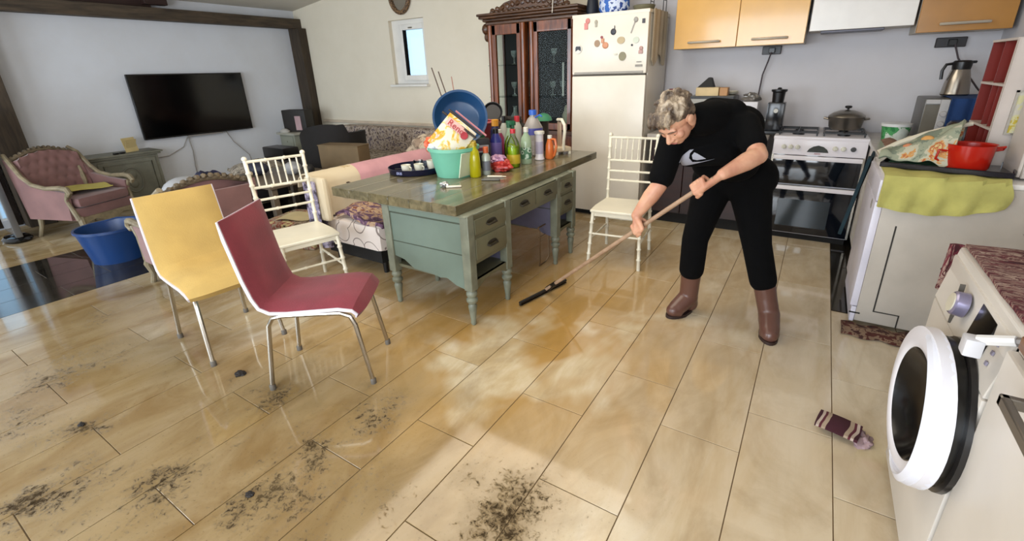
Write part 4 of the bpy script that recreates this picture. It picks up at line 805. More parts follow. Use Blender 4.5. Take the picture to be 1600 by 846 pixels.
# tray with cups
tr = T('serving_tray', 'round black serving tray with cups at the left end of the desk', 'tray', (-2.525, 2.52, DT))
m_tray = M('navy_black_tray', '#12142c', .25, var=.03)
P('tray', B().lathe([(0, 0), (.19, 0), (.20, .004), (.21, .045), (.205, .046), (.195, .008), (0, .007)], 36), m_tray, tr)
text('tray_lettering', 'EKIS', .026, M('tray_print', '#a3a8d0', .5), tr, (.03, -.207, .024), (86, 0, 8), .0015)
cup_prof = [(0, 0), (.022, 0), (.033, .03), (.036, .062), (.033, .062), (.03, .03), (.018, .006), (0, .006)]
m_cup = M('cream_china', '#e0dac6', .25, var=.02)
for i, (x, y, lb) in enumerate([(-2.46, 2.48, 'white cup near the middle of the black tray'), (-2.405, 2.56, 'taller white cup beside the mint bucket on the tray'), (-2.52, 2.41, 'white saucer-side cup at the front of the tray'), (-2.58, 2.60, 'clear tea glass at the back of the tray')]):
    if i < 3:
        c = T('tea_cup', lb, 'cup', (x, y, DT + .008)); P('cup', B().lathe([(r, z * (1.3 if i == 1 else 1)) for r, z in cup_prof], 20), m_cup, c); P('handle', B().tube([(.034, 0, .05), (.052, 0, .045), (.05, 0, .022), (.03, 0, .018)], .004, 6), m_cup, c)
    else: solo('tea_glass', B().lathe(cup_prof, 18), m_pet, lb, 'glass', loc=(x, y, DT + .008))
solo('blue_saucer', B().lathe([(.045, 0), (.045, .012), (0, .014)], 18), M('pale_blue_plastic', '#a9cfe4', .4), 'pale blue saucer on the tray against the mint bucket', 'saucer', loc=(-2.42, 2.66, DT + .05))
solo('tea_spoon', B().tube([(-.06, 0, 0), (.03, 0, .004), (.05, 0, .004)], [.003, .003, .012], 6), m_chrome, 'steel spoon lying across the black tray', 'spoon', loc=(-2.62, 2.47, DT + .02), rz=30)
# loose things at the front edge
solo('crumpled_foil', lump((.03, .022, .016), 8, .5), M('foil', '#b6b6b4', .3, .7), 'crumpled foil on the desk in front of the mint bucket', 'foil', loc=(-1.99, 2.22, DT + .016))
solo('knife_handle', B().at(rz=35).bx(-.05, .05, -.01, .01, 0, .012, .004), M('ivory', '#e0d8c4', .4), 'cream handle lying beside the crumpled foil', 'handle', loc=(-1.925, 2.235, DT))
solo('folding_knife', B().at(rz=25).bx(-.065, .065, -.010, .010, 0, .014, .004).bx(-.05, .09, -.006, .006, .014, .018), M('knife_grey', '#5c574c', .35, .3), 'grey folding knife near the desk edge below the red bag', 'knife', loc=(-1.82, 2.50, DT))
solo('peeler', B().at(rz=20).bx(-.06, .05, -.008, .008, 0, .012, .003).tube([(.05, -.01, .006), (.075, 0, .006), (.05, .01, .006)], .003, 6), M('ivory'), 'cream handled peeler beside the folding knife', 'peeler', loc=(-1.85, 2.60, DT))
t = T('red_bag', 'red and lilac crumpled plastic bag on the desk', 'bag', (-1.935, 2.80, DT + .04))
P('bag', lump((.075, .055, .045), 12, .5), M('red_plastic', '#b2342e', .3, var=.15, vscale=25), t); P('lilac_part', lump((.05, .05, .03), 14, .6), M('lilac_plastic', '#b48aa8', .3, var=.1), t); t.children[1].location = (-.03, .0, .045)
# bottles
m_yg = M('yellow_soap', '#c4ba10', .15, trans=.35, var=.05); m_gr = M('lime_soap', '#9fbe10', .2, var=.05)
bottle('slim bottle of yellow soap right of the mint bucket', -1.99, 2.555, [(.034, 0), (.038, .01), (.036, .12), (.030, .18), (.014, .205), (.013, .22)], m_yg, (.016, .022), M('cap_amber', '#a98c16', .3), sx=1.1)
bottle('small clear spray bottle with an orange cap behind the yellow bottle', -1.965, 2.655, [(.028, 0), (.031, .005), (.031, .13), (.014, .16)], M('grey_green_can', '#a9b0a6', .35, .2), (.02, .035), M('cap_orange', '#c05a30', .4), (.0315, .03, .10, M('can_label', '#6a6c74', .4)))
bottle('lime washing-up liquid with a red cap at the front of the desk', -1.935, 2.97, [(.048, 0), (.052, .01), (.052, .15), (.045, .19), (.02, .235), (.018, .26)], m_pet, (.021, .024), M('cap_red', '#c22f3a', .3), (.0525, .03, .10, M('amber_label', '#c0a82a', .4)), liquid=(.17, m_gr))
bottle('second lime liquid bottle behind the red-capped one', -2.03, 3.07, [(.042, 0), (.046, .01), (.046, .15), (.038, .18), (.016, .22)], m_pet, None, None, None, liquid=(.16, m_gr))
bottle('green-white clear bottle with a round emblem', -1.92, 3.135, [(.042, 0), (.045, .01), (.045, .16), (.038, .20), (.018, .235), (.016, .25)], M('pale_green_pet', '#b9cfae', .1, trans=.4, var=0), (.02, .03), M('cap_white', '#dcd8cc', .3), (.0455, .04, .13, Mpat('green_emblem', [(0, '#2c4a3c'), (.25, '#b9cbb8'), (.5, '#4c7858')], 30, 'VORONOI', .4)))
bottle('white tubular canister left of the orange bottle', -1.905, 3.32, [(.038, 0), (.042, .005), (.034, .03), (.033, .20), (.038, .215)], M('white_tube_plastic', '#d9d3d8', .3), (.042, .015), M('cap_white'), (.0345, .05, .15, M('lilac_band', '#b0a8bc', .4)))
t = bottle('orange bottle with a loop handle near the desk end', -1.85, 3.395, [(.032, 0), (.038, .01), (.034, .11), (.02, .155), (.016, .17)], M('orange_plastic', '#cc6a30', .3, var=.05), (.019, .02), M('cap_white'))
P('loop_handle', B().tube([(.02, .0, .16), (.05, 0, .16), (.062, 0, .10), (.045, 0, .03), (.03, 0, .02)], .011, 8), M('orange_plastic'), t)
t = bottle('large clear water jug with a bright blue cap', -2.07, 3.50, [(.075, 0), (.085, .01), (.085, .11), (.081, .13), (.085, .15), (.083, .24), (.045, .31), (.028, .325), (.026, .345)], M('milky_jug', '#c9c2bd', .15, trans=.45), (.034, .034), M('bright_blue_cap', '#2f62c4', .3), (.0855, .18, .235, M('blue_white_label', '#4a4c9c', .35)), name='water_bottle')
P('jug_handle', B().tube([(.03, -.01, .32), (.08, -.02, .345), (.10, -.02, .33)], .007, 6), M('bright_blue_cap'), t)
P('jug_ribs', B().lathe([(.0835, .02), (.086, .03), (.0835, .04), (.086, .06), (.0835, .07), (.086, .09), (.0835, .10), (.086, .12), (.0835, .13), (.082, .13), (.082, .02), (.0835, .02)], 18, caps=False), M('ribbed_pet', '#bdb6b2', .2, trans=.4), t)
bottle('green trigger spray bottle behind the lime bottles', -2.12, 3.20, [(.036, 0), (.04, .01), (.04, .18), (.018, .24), (.016, .27)], M('pale_green_pet'), (.02, .04), M('dark_green', '#1c5c3a', .3), None, name='spray_bottle')
P('trigger', B().bx(-.02, .06, -.014, .014, .285, .32, .005).bx(.03, .05, -.008, .008, .24, .29, .003), M('dark_green'), bpy.data.objects['spray_bottle'])
bottle('white bottle with a red cap behind the green spray', -2.20, 3.45, [(.038, 0), (.042, .01), (.042, .24), (.018, .29)], M('milky_plastic', '#c9cabc', .3, trans=.2), (.024, .04), M('cap_red'))
bottle('navy blue bottle with violet label left of the lime soap', -2.10, 2.98, [(.042, 0), (.046, .01), (.046, .20), (.02, .25)], M('blue_bottle', '#31337c', .25, var=.1), (.022, .03), m_black, (.0465, .06, .18, M('violet_label', '#6c5c9c', .4)))
bottle('crimson bottle squeezed behind the lime bottles', -2.14, 3.09, [(.034, 0), (.037, .01), (.037, .20), (.016, .24)], M('crimson_bottle', '#8d2850', .3, var=.15), (.018, .02), M('cap_white'))
bottle('bottle green jar with a pale lid behind the black box', -2.33, 3.06, [(.05, 0), (.053, .01), (.053, .23)], M('bottle_green', '#256b48', .3), (.055, .03), M('pale_green_lid', '#8fb49c', .4), cat='jar', name='green_jar')
bottle('dark bottle with a bright orange cap behind the navy bottle', -2.25, 3.19, [(.038, 0), (.042, .01), (.042, .24), (.022, .28)], M('dark_blue_bottle', '#1d2450', .3), (.03, .045), M('cap_bright_orange', '#d8962c', .35))
t = T('tool_case', 'black box with a white label in the middle of the desk', 'box', (-2.17, 2.86, DT), 40)
P('case', B().bx(-.075, .075, -.045, .045, 0, .22, .008), M('black_box', '#141216', .4), t); P('label', B().bx(-.06, .065, -.048, -.045, .12, .175), M('box_label', '#a8a4ac', .5), t); P('red_mark', B().bx(-.04, .02, -.0495, -.048, .132, .158), M('box_red', '#7c2434', .5), t)
t = T('red_tub', 'wide dark red tub standing behind the blue basin and the black box', 'tub', (-2.50, 3.26, DT + .122))
P('tub', B().lathe([(0, 0), (.12, 0), (.155, .17), (.145, .17), (.11, .01), (0, .01)], 28), M('dark_red_tub', '#7c1a2c', .35), t); P('rim', B().tube([(.158 * cos(a * pi / 14), .158 * sin(a * pi / 14), .172) for a in range(28)], .009, 6, True), M('rosy_rim', '#c4696c', .35), t)
solo('carton', B().bx(-.10, .10, -.09, .09, 0, .12, .004), M('carton_grey', '#8b857c', .7), 'grey carton under the dark red tub', 'carton', loc=(-2.50, 3.26, DT))
solo('paper_bag', lump((.12, .08, .07), 21, .4), Mpat('white_red_bag', [(0, '#dcd8cc'), (.56, '#d9a9a2'), (.66, '#b03a40')], 8, 'NOISE', .5), 'white and red crumpled bag lying in the dark red tub', 'bag', loc=(-2.52, 3.25, DT + .36))
solo('black_pan', B().at(rx=72, rz=35).lathe([(0, 0), (.075, 0), (.09, .03), (.085, .03), (.07, .006), (0, .006)], 24), M('dark_grey_pan', '#3c3c3e', .3, .5), 'small grey pan standing upright behind the white and red bag', 'pan', loc=(-2.50, 3.52, DT + .35))
solo('brown_tin', B().bx(-.08, .08, -.06, .06, 0, .26, .004), M('brown_tin', '#4c4038', .6), 'brown tin under the upright pan', 'tin', loc=(-2.50, 3.52, DT))
solo('knotted_net', lump((.08, .06, .07), 31, .6), M('dark_net', '#2b2724', .8), 'dark tangled net bag behind the spray bottle', 'bag', loc=(-2.36, 3.66, DT + .24))
solo('brown_jar', B().lathe([(.05, 0), (.055, .01), (.05, .17), (0, .17)], 16), M('brown_jar', '#57493c', .3), 'brown jar under the tangled net', 'jar', loc=(-2.36, 3.66, DT))
bottle('tall slim milky bottle with black nozzle behind the navy bottle', -2.26, 3.335, [(.03, 0), (.032, .01), (.032, .25), (.014, .29)], M('milky_plastic'), (.018, .05), m_black)
t = T('toy_chair', 'small white wooden chair with a curved back on the far end of the desk', 'chair', (-1.90, 3.66, DT), -35)
t.scale = (1.25, 1.25, 1.25)
P('seat', B().bx(-.06, .07, -.06, .06, .02, .05, .006), M('cream_board', '#d2bfa0', .5), t)
for x in (-.05, .06):
    for y in (-.05, .05): P('leg', B().bx(x - .008, x + .008, y - .008, y + .008, 0, .02), m_wc, t)
P('back_post', B().tube([(.065, .0, .03), (.07, 0, .10), (.085, 0, .16), (.08, 0, .20), (.04, 0, .235), (-.02, 0, .23)], .011, 8), m_wc, t); P('back_slat', B().bx(-.03, .02, .0, .012, .04, .215, .003), M('pink_beige_slat', '#b39a84', .5), t)
solo('green_cover', B().lathe([(.08, 0), (.07, .03), (.04, .055), (0, .065)], 20), M('green_fabric', '#38805c', .6), 'green domed cover behind the small white chair', 'cover', loc=(-2.10, 3.74, DT + .271))
solo('cover_stand', B().lathe([(.05, 0), (.045, .25), (.05, .27), (0, .27)], 14), M('dark_stand', '#322822', .6), 'dark tin under the green domed cover', 'tin', loc=(-2.10, 3.74, DT))
solo('wire_basket_stand', B().tube([(-1.62, 2.60, .33), (-1.60, 2.60, .30), (-1.60, 2.60, .05), (-1.62, 2.62, .005), (-1.62, 2.72, .005), (-1.60, 2.74, .05), (-1.60, 2.74, .30), (-1.62, 2.74, .33)], .006, 6).tube([(-1.61, 2.60, .25), (-1.61, 2.74, .25)], .004, 6).tube([(-1.61, 2.60, .33), (-1.61, 2.74, .33)], .006, 6), M('bronze_wire', '#7c6448', .4, .6), 'thin bronze wire frame standing in the desk kneehole', 'frame', loc=(-.06, .28, 0))
# ------------------------------------------------------------------ on the kitchen worktop
WT = .868
t = T('microwave', 'dark microwave oven behind the person on the worktop', 'microwave', (-.86, 4.78, WT))
P('body', B().bx(-.20, .20, -.13, .17, 0, .32, .008), m_black, t); P('door', B().bx(-.19, .10, -.145, -.13, .02, .30, .004), M('mw_glass', '#15120f', .1), t); P('side_skin', B().bx(-.19, .19, -.10, .15, .318, .323), M('mw_grey', '#6b655c', .4, .4), t)
P('front_trim', B().bx(-.195, .16, -.149, -.145, .18, .30, .002), M('mw_trim', '#7c766c', .35, .5), t)
solo('bread_box', B().bx(-.10, .10, -.06, .06, 0, .075, .008), M('cream_box', '#d3b98a', .6, var=.12), 'cream wooden box on the microwave', 'box', loc=(-.90, 4.73, WT + .323))
solo('orange_tin', B().bx(-.035, .035, -.05, .05, 0, .072, .004), M('tan_tin', '#b3824e', .5), 'tan tin at the right end of the cream box', 'tin', loc=(-.76, 4.73, WT + .323))
solo('black_folder', B().prism([(-.09, 0), (.0, .085), (.02, .08), (.05, 0)], -.05, .05, 'y'), M('black_card', '#1a1612', .7), 'black folded cardboard on top of the cream box', 'folder', loc=(-.90, 4.73, WT + .398))
solo('white_plates', B().lathe([(.05, 0), (.08, .015), (.082, .02), (.05, .01), (0, .01)], 20).lathe([(.05, .012), (.08, .027), (.082, .032), (.05, .022), (0, .022)], 20), m_cup, 'two white plates stacked right on the microwave', 'plates', loc=(-.74, 4.87, WT + .325))
t = T('red_lid_jar', 'glass jar with dark red lid right of the fridge', 'jar', (-1.20, 4.72, WT + .161))
P('jar', B().lathe([(.05, 0), (.055, .01), (.055, .17), (.05, .19)], 18), M('brown_glass', '#6d5a4e', .2, trans=.2), t); P('lid', B().lathe([(.06, .19), (.06, .225), (0, .23)], 18), M('dark_red_lid', '#7c1c2c', .3), t)
solo('jar_stand', B().bx(-.09, .09, -.09, .09, 0, .16, .004), M('grey_box', '#6e675f', .6), 'grey box under the red-lidded jar', 'box', loc=(-1.20, 4.72, WT))
t = T('water_heater', 'small white and black kitchen gadget left of the coffee machine', 'gadget', (-.54, 4.80, WT))
P('base', B().bx(-.065, .065, -.06, .06, 0, .15, .006), m_black, t); P('top', B().bx(-.07, .07, -.065, .065, .15, .27, .008), M('gadget_white', '#dcd8da', .3), t)
P('toppings', lump((.07, .05, .04), 41, .5), M('grey_silver', '#8f8a84', .3, .6), t); t.children[2].location = (.005, 0, .30)
solo('white_kettle', B().lathe([(.045, 0), (.05, .02), (.04, .12), (.03, .14), (0, .145)], 18).tube([(.045, 0, .03), (.075, 0, .04), (.07, 0, .11), (.035, 0, .12)], .006, 6), M('grey_white_plastic', '#a8aca6', .3), 'pale grey jug between gadget and coffee machine', 'jug', loc=(-.45, 4.72, WT))
t = T('coffee_machine', 'black upright coffee grinder beside the stove', 'coffee grinder', (-.315, 4.72, WT))
P('base', B().bx(-.085, .075, -.09, .08, 0, .03, .006), m_black, t); P('body', B().bx(-.07, .065, -.05, .075, .03, .27, .01), M('glossy_black', '#131318', .15), t)
P('hopper', B().lathe([(.045, .27), (.05, .35), (.062, .36), (.062, .375), (.02, .378), (.012, .39), (0, .392)], 20), m_black, t); P('dial', B().at((-.0, -.05, .2), rx=90).lathe([(.02, 0), (.018, .012), (0, .012)], 14), m_chrome, t)
def socket(label, x0, x1, cables, z0=1.53, z1=1.60):
    t = T('wall_socket', label, 'socket', ((x0 + x1) / 2, 4.998, z0)); w = (x1 - x0) / 2
    P('plate', B().bx(-w, w, -.03, 0, 0, z1 - z0, .004), M('socket_black', '#1e1a1c', .4), t); P('plug', B().bx(-.02, .03, -.07, -.03, .01, .055, .004), m_black, t); return t
socket('black socket block under the amber cabinet', -.52, -.37, 0); socket('black socket block under the right wall cabinet', .68, .86, 0)
solo('appliance_cable', B().tube([(-.44, 4.93, 1.55), (-.46, 4.95, 1.47), (-.49, 4.97, 1.36), (-.50, 4.975, 1.2), (-.49, 4.97, 1.0), (-.47, 4.96, .90), (-.40, 4.88, .875)], .006, 6), M('dark_cable', '#3c3034', .6), 'dark cable hanging from the left socket to the coffee machine', 'cable')
solo('appliance_cable', B().tube([(.79, 4.93, 1.55), (.83, 4.93, 1.45), (.90, 4.90, 1.34), (.97, 4.86, 1.24), (1.03, 4.80, 1.16)], .006, 6), M('dark_cable'), 'dark cable running from the right socket behind the steel jug', 'cable')
# ------------------------------------------------------------------ right hand row: dishwasher, side worktop, jug ...
t = T('base_cabinet', 'side base cabinet in the back right corner under the toaster oven', 'cabinet', (.72, 4.28, 0))
P('body', B().bx(-.32, .32, -.62, .70, .08, .84), m_white2, t); P('plinth', B().bx(-.30, .32, -.62, .70, 0, .08), m_dark, t); P('door', B().bx(-.335, -.32, -.60, .0, .09, .83, .003).bx(-.335, -.32, .01, .69, .09, .83, .003), m_white2, t)
solo('side_worktop', B().bx(.37, 1.045, 3.64, 4.995, .842, .875, .004), m_top, 'worktop in the back right corner', 'worktop')
t = T('toaster_oven', 'grey toaster oven with a white control strip', 'oven', (.80, 4.60, .877), 0)
P('body', B().bx(-.17, .20, -.20, .20, .0, .31, .01), M('oven_grey', '#5d5a55', .4, .3), t); P('window', B().bx(-.165, -.085, -.206, -.20, .03, .27, .003), M('oven_smoke', '#6c675c', .2), t)
P('control_strip', B().bx(-.085, -.035, -.212, -.20, .01, .305, .003).bx(-.165, -.085, -.212, -.20, .275, .305, .003), M('strip_white', '#b9b6b4', .35), t)
for z in (.07, .14, .21): P('knob', B().at((-.06, -.212, z), rx=90).lathe([(.02, 0), (.017, .018), (0, .018)], 14), M('strip_white'), t)
def bt(u, v):
    x = -.035 + u * .235; s = v * .46
    if s < .2: return (.80 + x, 4.77 - s * 2.0, 1.194)
    d = s - .2; return (.80 + x - .02 * d * sin(u * 9), 4.37 + .010 * sin(u * 16), 1.194 - d * 1.0)
solo('blue_towel', B().sheet(bt, 16, 20, .008), M('royal_blue_towel', '#1e3c6c', .95, bump=.4, var=.1), 'dark blue towel draped over the toaster oven', 'towel')
t = T('vacuum_jug', 'steel vacuum jug with black lid on the toaster oven', 'jug', (.81, 4.62, 1.199))
P('body', B().lathe([(.075, 0), (.082, .01), (.078, .03), (.072, .09), (.055, .165), (.05, .18)], 26), M('polished_steel', '#a39c92', .22, .95), t)
P('lid', B().lathe([(.052, .175), (.055, .20), (.055, .225), (.045, .235), (0, .238)], 22).bx(.03, .075, -.012, .012, .215, .232, .004), m_black, t)
P('handle', B().tube([(-.05, 0, .215), (-.085, 0, .21), (-.10, 0, .17), (-.095, 0, .11)], .010, 8), m_black, t)
t = T('yogurt_tub', 'green and white round tub with a white lid on the side worktop', 'tub', (.515, 4.50, .877))
P('tub', B().lathe([(0, 0), (.075, 0), (.09, .11), (.092, .115)], 26), Mpat('green_white_print', [(0, '#2c7c44'), (.42, '#4c9a5c'), (.5, '#cfd8cc'), (.6, '#d5dcd2')], 7, 'NOISE', .4), t); P('lid', B().lathe([(.096, .108), (.096, .128), (.09, .13), (0, .128)], 26), M('tub_lid', '#d9dad8', .3), t)
solo('brown_cloth', B().sheet(lambda u, v: (.42 + u * .34, 3.86 + v * .40, .893 + .03 * noise.noise((u * 4, v * 4, 5)) + .012), 16, 14, .012), M('rust_cloth', '#94725e', .9, var=.15), 'rust brown cloth on the side worktop in front of the green tub', 'cloth')
solo('dark_canister', B().lathe([(.09, 0), (.095, .01), (.095, .18), (.08, .2), (0, .2)], 20), M('dark_maroon', '#1c0d0f', .3), 'dark maroon canister below the blue towel', 'canister', loc=(.80, 3.98, .877))
solo('white_script_mug', B().lathe([(.035, 0), (.04, .01), (.04, .09), (.035, .09), (0, .01)], 18), M('dark_mug', '#3a2c28', .3), 'small dark mug beside the maroon canister', 'mug', loc=(.68, 3.86, .91))
# dishwasher seen from its side
t = T('dishwasher', 'white dishwasher with its flat side panel turned to the camera', 'dishwasher', (.66, 3.32, 0))
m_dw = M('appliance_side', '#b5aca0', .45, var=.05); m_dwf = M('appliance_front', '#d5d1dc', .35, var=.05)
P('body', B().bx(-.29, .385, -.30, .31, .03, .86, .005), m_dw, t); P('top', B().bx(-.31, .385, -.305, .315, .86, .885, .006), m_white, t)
P('front_door', B().bx(-.325, -.29, -.30, .31, .12, .74, .006), m_dwf, t); P('control_panel', B().bx(-.325, -.29, -.30, .31, .745, .86, .006), m_dwf, t); P('plinth', B().bx(-.315, -.29, -.30, .31, .02, .115, .004), m_dwf, t)
P('panel_seam', B().bx(-.215, -.208, -.3025, -.30, .11, .62).bx(-.215, -.10, -.3025, -.30, .104, .11).bx(-.10, -.094, -.3025, -.30, .03, .11), M('seam_black', '#2a2622', .7), t)
P('hinge_slot', B().bx(-.322, -.27, -.303, -.30, .075, .083), m_dark, t)
P('screw', B().at((.02, -.30, .42), rx=90).lathe([(.008, 0), (.006, .003), (0, .003)], 8), M('screw_dark', '#5a5448', .4, .5), t)
P('flower_sticker', B().at((-.3255, -.17, .70), ry=-90).lathe([(.028, 0), (.028, .0008), (0, .0008)], 16), Mpat('flower_sticker', [(0, '#6c645c'), (.35, '#cfc8c0'), (.5, '#8d857c')], 60, 'VORONOI', .5), t)
def yt(u, v):
    x = .345 + u * (.50 - .03 * v) ; s = v * (.46 - .07 * u ** 3)
    if s < .26: return (x - .0, 3.28 - s, .897 + .004 * sin(u * 20))
    d = s - .26; sag = .05 * sin(u * pi * .9) + .03 * u
    return (x + .02 * sin(v * 9) * u, 3.005 - .012 - .010 * sin(u * 26 + v * 3) * min(1, d * 8), .892 - d * (.85 + sag * 2))
tw = T('yellow_towel', 'yellow-green towel hanging over the side of the dishwasher', 'towel', (0, 0, 0))
P('towel', B().sheet(yt, 44, 26, .012), M('lime_towel', '#b0aa60', .95, bump=.5, var=.1, vscale=9), tw)
t = T('black_tray', 'black oblong tray on the yellow towel', 'tray', (.635, 3.27, .905), -14)
P('tray', B().bx(-.26, .24, -.17, .17, 0, .006, .002).bx(-.27, .25, -.18, -.17, 0, .028, .004).bx(-.27, .25, .17, .18, 0, .028, .004).bx(-.27, -.26, -.18, .18, 0, .028, .004).bx(.24, .25, -.18, .18, 0, .028, .004), M('gloss_black_tray', '#121018', .15), t)
P('green_lining', B().bx(-.25, .02, -.16, .16, .006, .012), M('green_lining', '#2c6c54', .6), t)
t = T('red_saucepan', 'red enamel saucepan on the black tray', 'saucepan', (.685, 3.20, .914))
P('body', B().lathe([(0, 0), (.080, 0), (.088, .012), (.095, .125), (.10, .128), (.091, .122), (.083, .015), (0, .008)], 28), M('red_enamel', '#b01e10', .22, var=.04), t)
P('handle', B().tube([(-.088, -.02, .09), (-.125, -.03, .095), (-.13, -.03, .05), (-.10, -.02, .03), (-.085, -.02, .04)], .006, 8), M('red_enamel'), t); P('handle', B().tube([(.09, .0, .11), (.13, .02, .115), (.13, .04, .10), (.09, .04, .09)], .006, 8), M('red_enamel'), t)
m_flor = Mpat('floral_cotton', [(0, '#6f7868'), (.42, '#8f947f'), (.50, '#b3ae98'), (.57, '#c08c50'), (.60, '#a85a3c'), (.64, '#c4b078'), (.70, '#858c78')], 8, 'NOISE', .9, dist=.6)
def fb(u, v):
    x = -.20 + u * .30; y = -.14 + v * .30; h = (.06 + .15 * u) * sin(pi * min(1, v * 1.0)) ** .5 * (1 - .3 * (1 - u))
    return (x, y, h + .035 * noise.noise((u * 5, v * 5, 3)) + .012)
t = T('floral_bag', 'floral cotton bundle with orange flowers piled on the tray', 'cloth', (.555, 3.32, .925), -14)
P('cloth', B().sheet(fb, 30, 22, .012), m_flor, t); P('hem', B().tube([(-.22, -.06, .03), (-.14, -.02, .09), (-.04, .02, .14), (.06, .05, .18), (.13, .07, .20)], [.018, .016, .016, .014, .010], 8), M('cream_hem', '#cfc6b2', .9), t)
P('flower', B().ball((-.02, -.06, .115), (.032, .02, .028), 10, 6), M('orange_petal', '#d09a58', .9), t); P('flower', B().ball((-.09, -.09, .075), (.028, .018, .024), 10, 6), M('coral_petal', '#c07c58', .9), t)
tt = solo('teal_towel', B().sheet(lambda u, v: (.385 - .07 * v + .05 * u * (1 - .3 * v), 3.70 + .32 * u + .0, .86 - v * .52 + .01 * sin(u * 9)), 10, 16, .02), M('teal_cloth', '#1d333c', .95, var=.2), 'dark teal cloth hanging between the stove and the dishwasher', 'cloth', loc=(-.06, -.03, 0))
# red and white shelf rack
t = T('spice_rack', 'white rack with dark red backed compartments at the right wall', 'rack', (.885, 3.60, .877))
m_rackw = M('rack_white', '#c9bdb4', .45, var=.04); m_rackr = M('rack_red', '#7c1e12', .4, var=.1)
P('back', B().bx(.135, .15, -.20, .26, 0, .66), m_rackr, t); P('side', B().bx(-.10, .15, .25, .262, 0, .66), m_rackr, t); P('side', B().bx(-.10, .15, -.212, -.20, 0, .66), m_rackw, t); P('end_lip', B().bx(-.104, -.10, -.214, -.18, 0, .66), m_rackw, t)
for z in (0, .21, .43, .65): P('shelf', B().bx(-.106, .135, -.1995, .2495, z, z + .012), m_rackw, t)
P('divider', B().bx(-.10, .14, .02, .028, .012, .65), m_rackr, t)
P('divider', B().bx(-.10, .14, -.10, -.092, .012, .43), m_rackr, t)
solo('spice_jar', B().lathe([(.03, 0), (.032, .01), (.032, .08), (.02, .09), (.02, .1), (0, .1)], 14), M('spice_glass', '#5f4c40', .2), 'brown spice jar in the lower compartment of the red rack', 'jar', loc=(.86, 3.56, .89))
solo('glass_mug', B().lathe([(.03, 0), (.034, .01), (.034, .07), (.03, .07), (0, .01)], 14), M('smoky_glass', '#7b6a60', .1, trans=.4), 'smoky glass mug in the lowest compartment of the red rack', 'mug', loc=(.84, 3.44, .89))
t = T('wall_unit', 'white cupboard at the right wall beside the red rack', 'cupboard', (.93, 3.22, 0))
P('body', B().bx(-.055, .115, -.10, .14, .895, 1.62, .004), M('unit_white', '#c6bcb2', .4, var=.03), t); P('front_panel', B().bx(-.07, -.055, -.095, .135, .90, 1.615, .003), M('unit_white'), t)
t = T('framed_picture', 'framed picture with a yellow flower on the white end of the red rack', 'picture', (.875, 3.387, 1.17))
P('frame', B().bx(-.045, -.035, -.012, 0, -.09, .12).bx(.055, .065, -.012, 0, -.09, .12).bx(-.045, .065, -.012, 0, .11, .12).bx(-.045, .065, -.012, 0, -.1, -.09), M('frame_silver', '#a39c90', .3, .5), t); P('picture', B().bx(-.04, .06, -.006, 0, -.095, .115), Mpat('flower_print', [(0, '#cfc8b8'), (.5, '#d6cf9c'), (.6, '#c9b03a'), (.7, '#d0cabc')], 12, 'NOISE', .4), t)
# ------------------------------------------------------------------ washing machine
m_wm = M('washer_white', '#d3ccc3', .35, var=.03); m_wm2 = M('washer_door_white', '#dfdde4', .25, var=.02)
t = T('washing_machine', 'white front loading washing machine with the round door ajar', 'washing machine', (.73, 1.60, 0))
P('body', B().bx(-.285, .30, -.30, .30, .02, .86, .008), m_wm, t); P('front_panel', B().bx(-.30, -.285, -.30, .30, .03, .70, .006), m_wm, t)
P('control_panel', B().prism([(-.30, .705), (-.285, .705), (-.26, .88), (-.275, .88)], -.30, .30, 'y'), m_wm, t, bev=.003); P('top', B().bx(-.275, .30, -.30, .30, .86, .885, .006), m_wm, t)
P('plinth', B().bx(-.28, .30, -.29, .29, 0, .03), m_dark, t)
P('drawer_seam', B().bx(-.304, -.292, .075, .079, .715, .84), M('seam_grey', '#5a544c', .6), t)
P('program_dial', B().at((-.295, .02, .80), ry=-82).lathe([(.036, 0), (.034, .026), (.030, .03), (0, .03)], 24), M('dial_lilac', '#8c86a0', .25, .5), t)
P('dial_cap', B().at((-.3245, .02, .804), ry=-82).lathe([(.027, 0), (.027, .003), (0, .003)], 24), M('dial_cream', '#cfc8b4', .4), t)
P('display', B().at((-.289, -.125, .80), ry=8).bx(-.004, .002, -.065, .055, -.045, .05), M('display_black', '#07070a', .12, var=0), t)
P('buttons', B().at((-.289, -.22, .79), ry=8).bx(-.004, 0, -.02, -.01, -.03, -.02).bx(-.004, 0, -.02, -.01, 0, .01).bx(-.004, 0, -.02, -.01, .025, .035), M('print_grey', '#8c8698', .5), t)
P('porthole', B().at((-.30, -.135, .54), ry=-90, sc=(1.06, 1.06, 1)).lathe([(.20, 0), (.20, .012), (.17, .016), (.16, .0), (.15, -.05), (0, -.06)][::-1], 40), M('porthole_rubber', '#1c1a1a', .3), t)
dr = T('washer_door', 'x', 'x', (0, 0, 0)); bpy.data.objects.remove(dr)
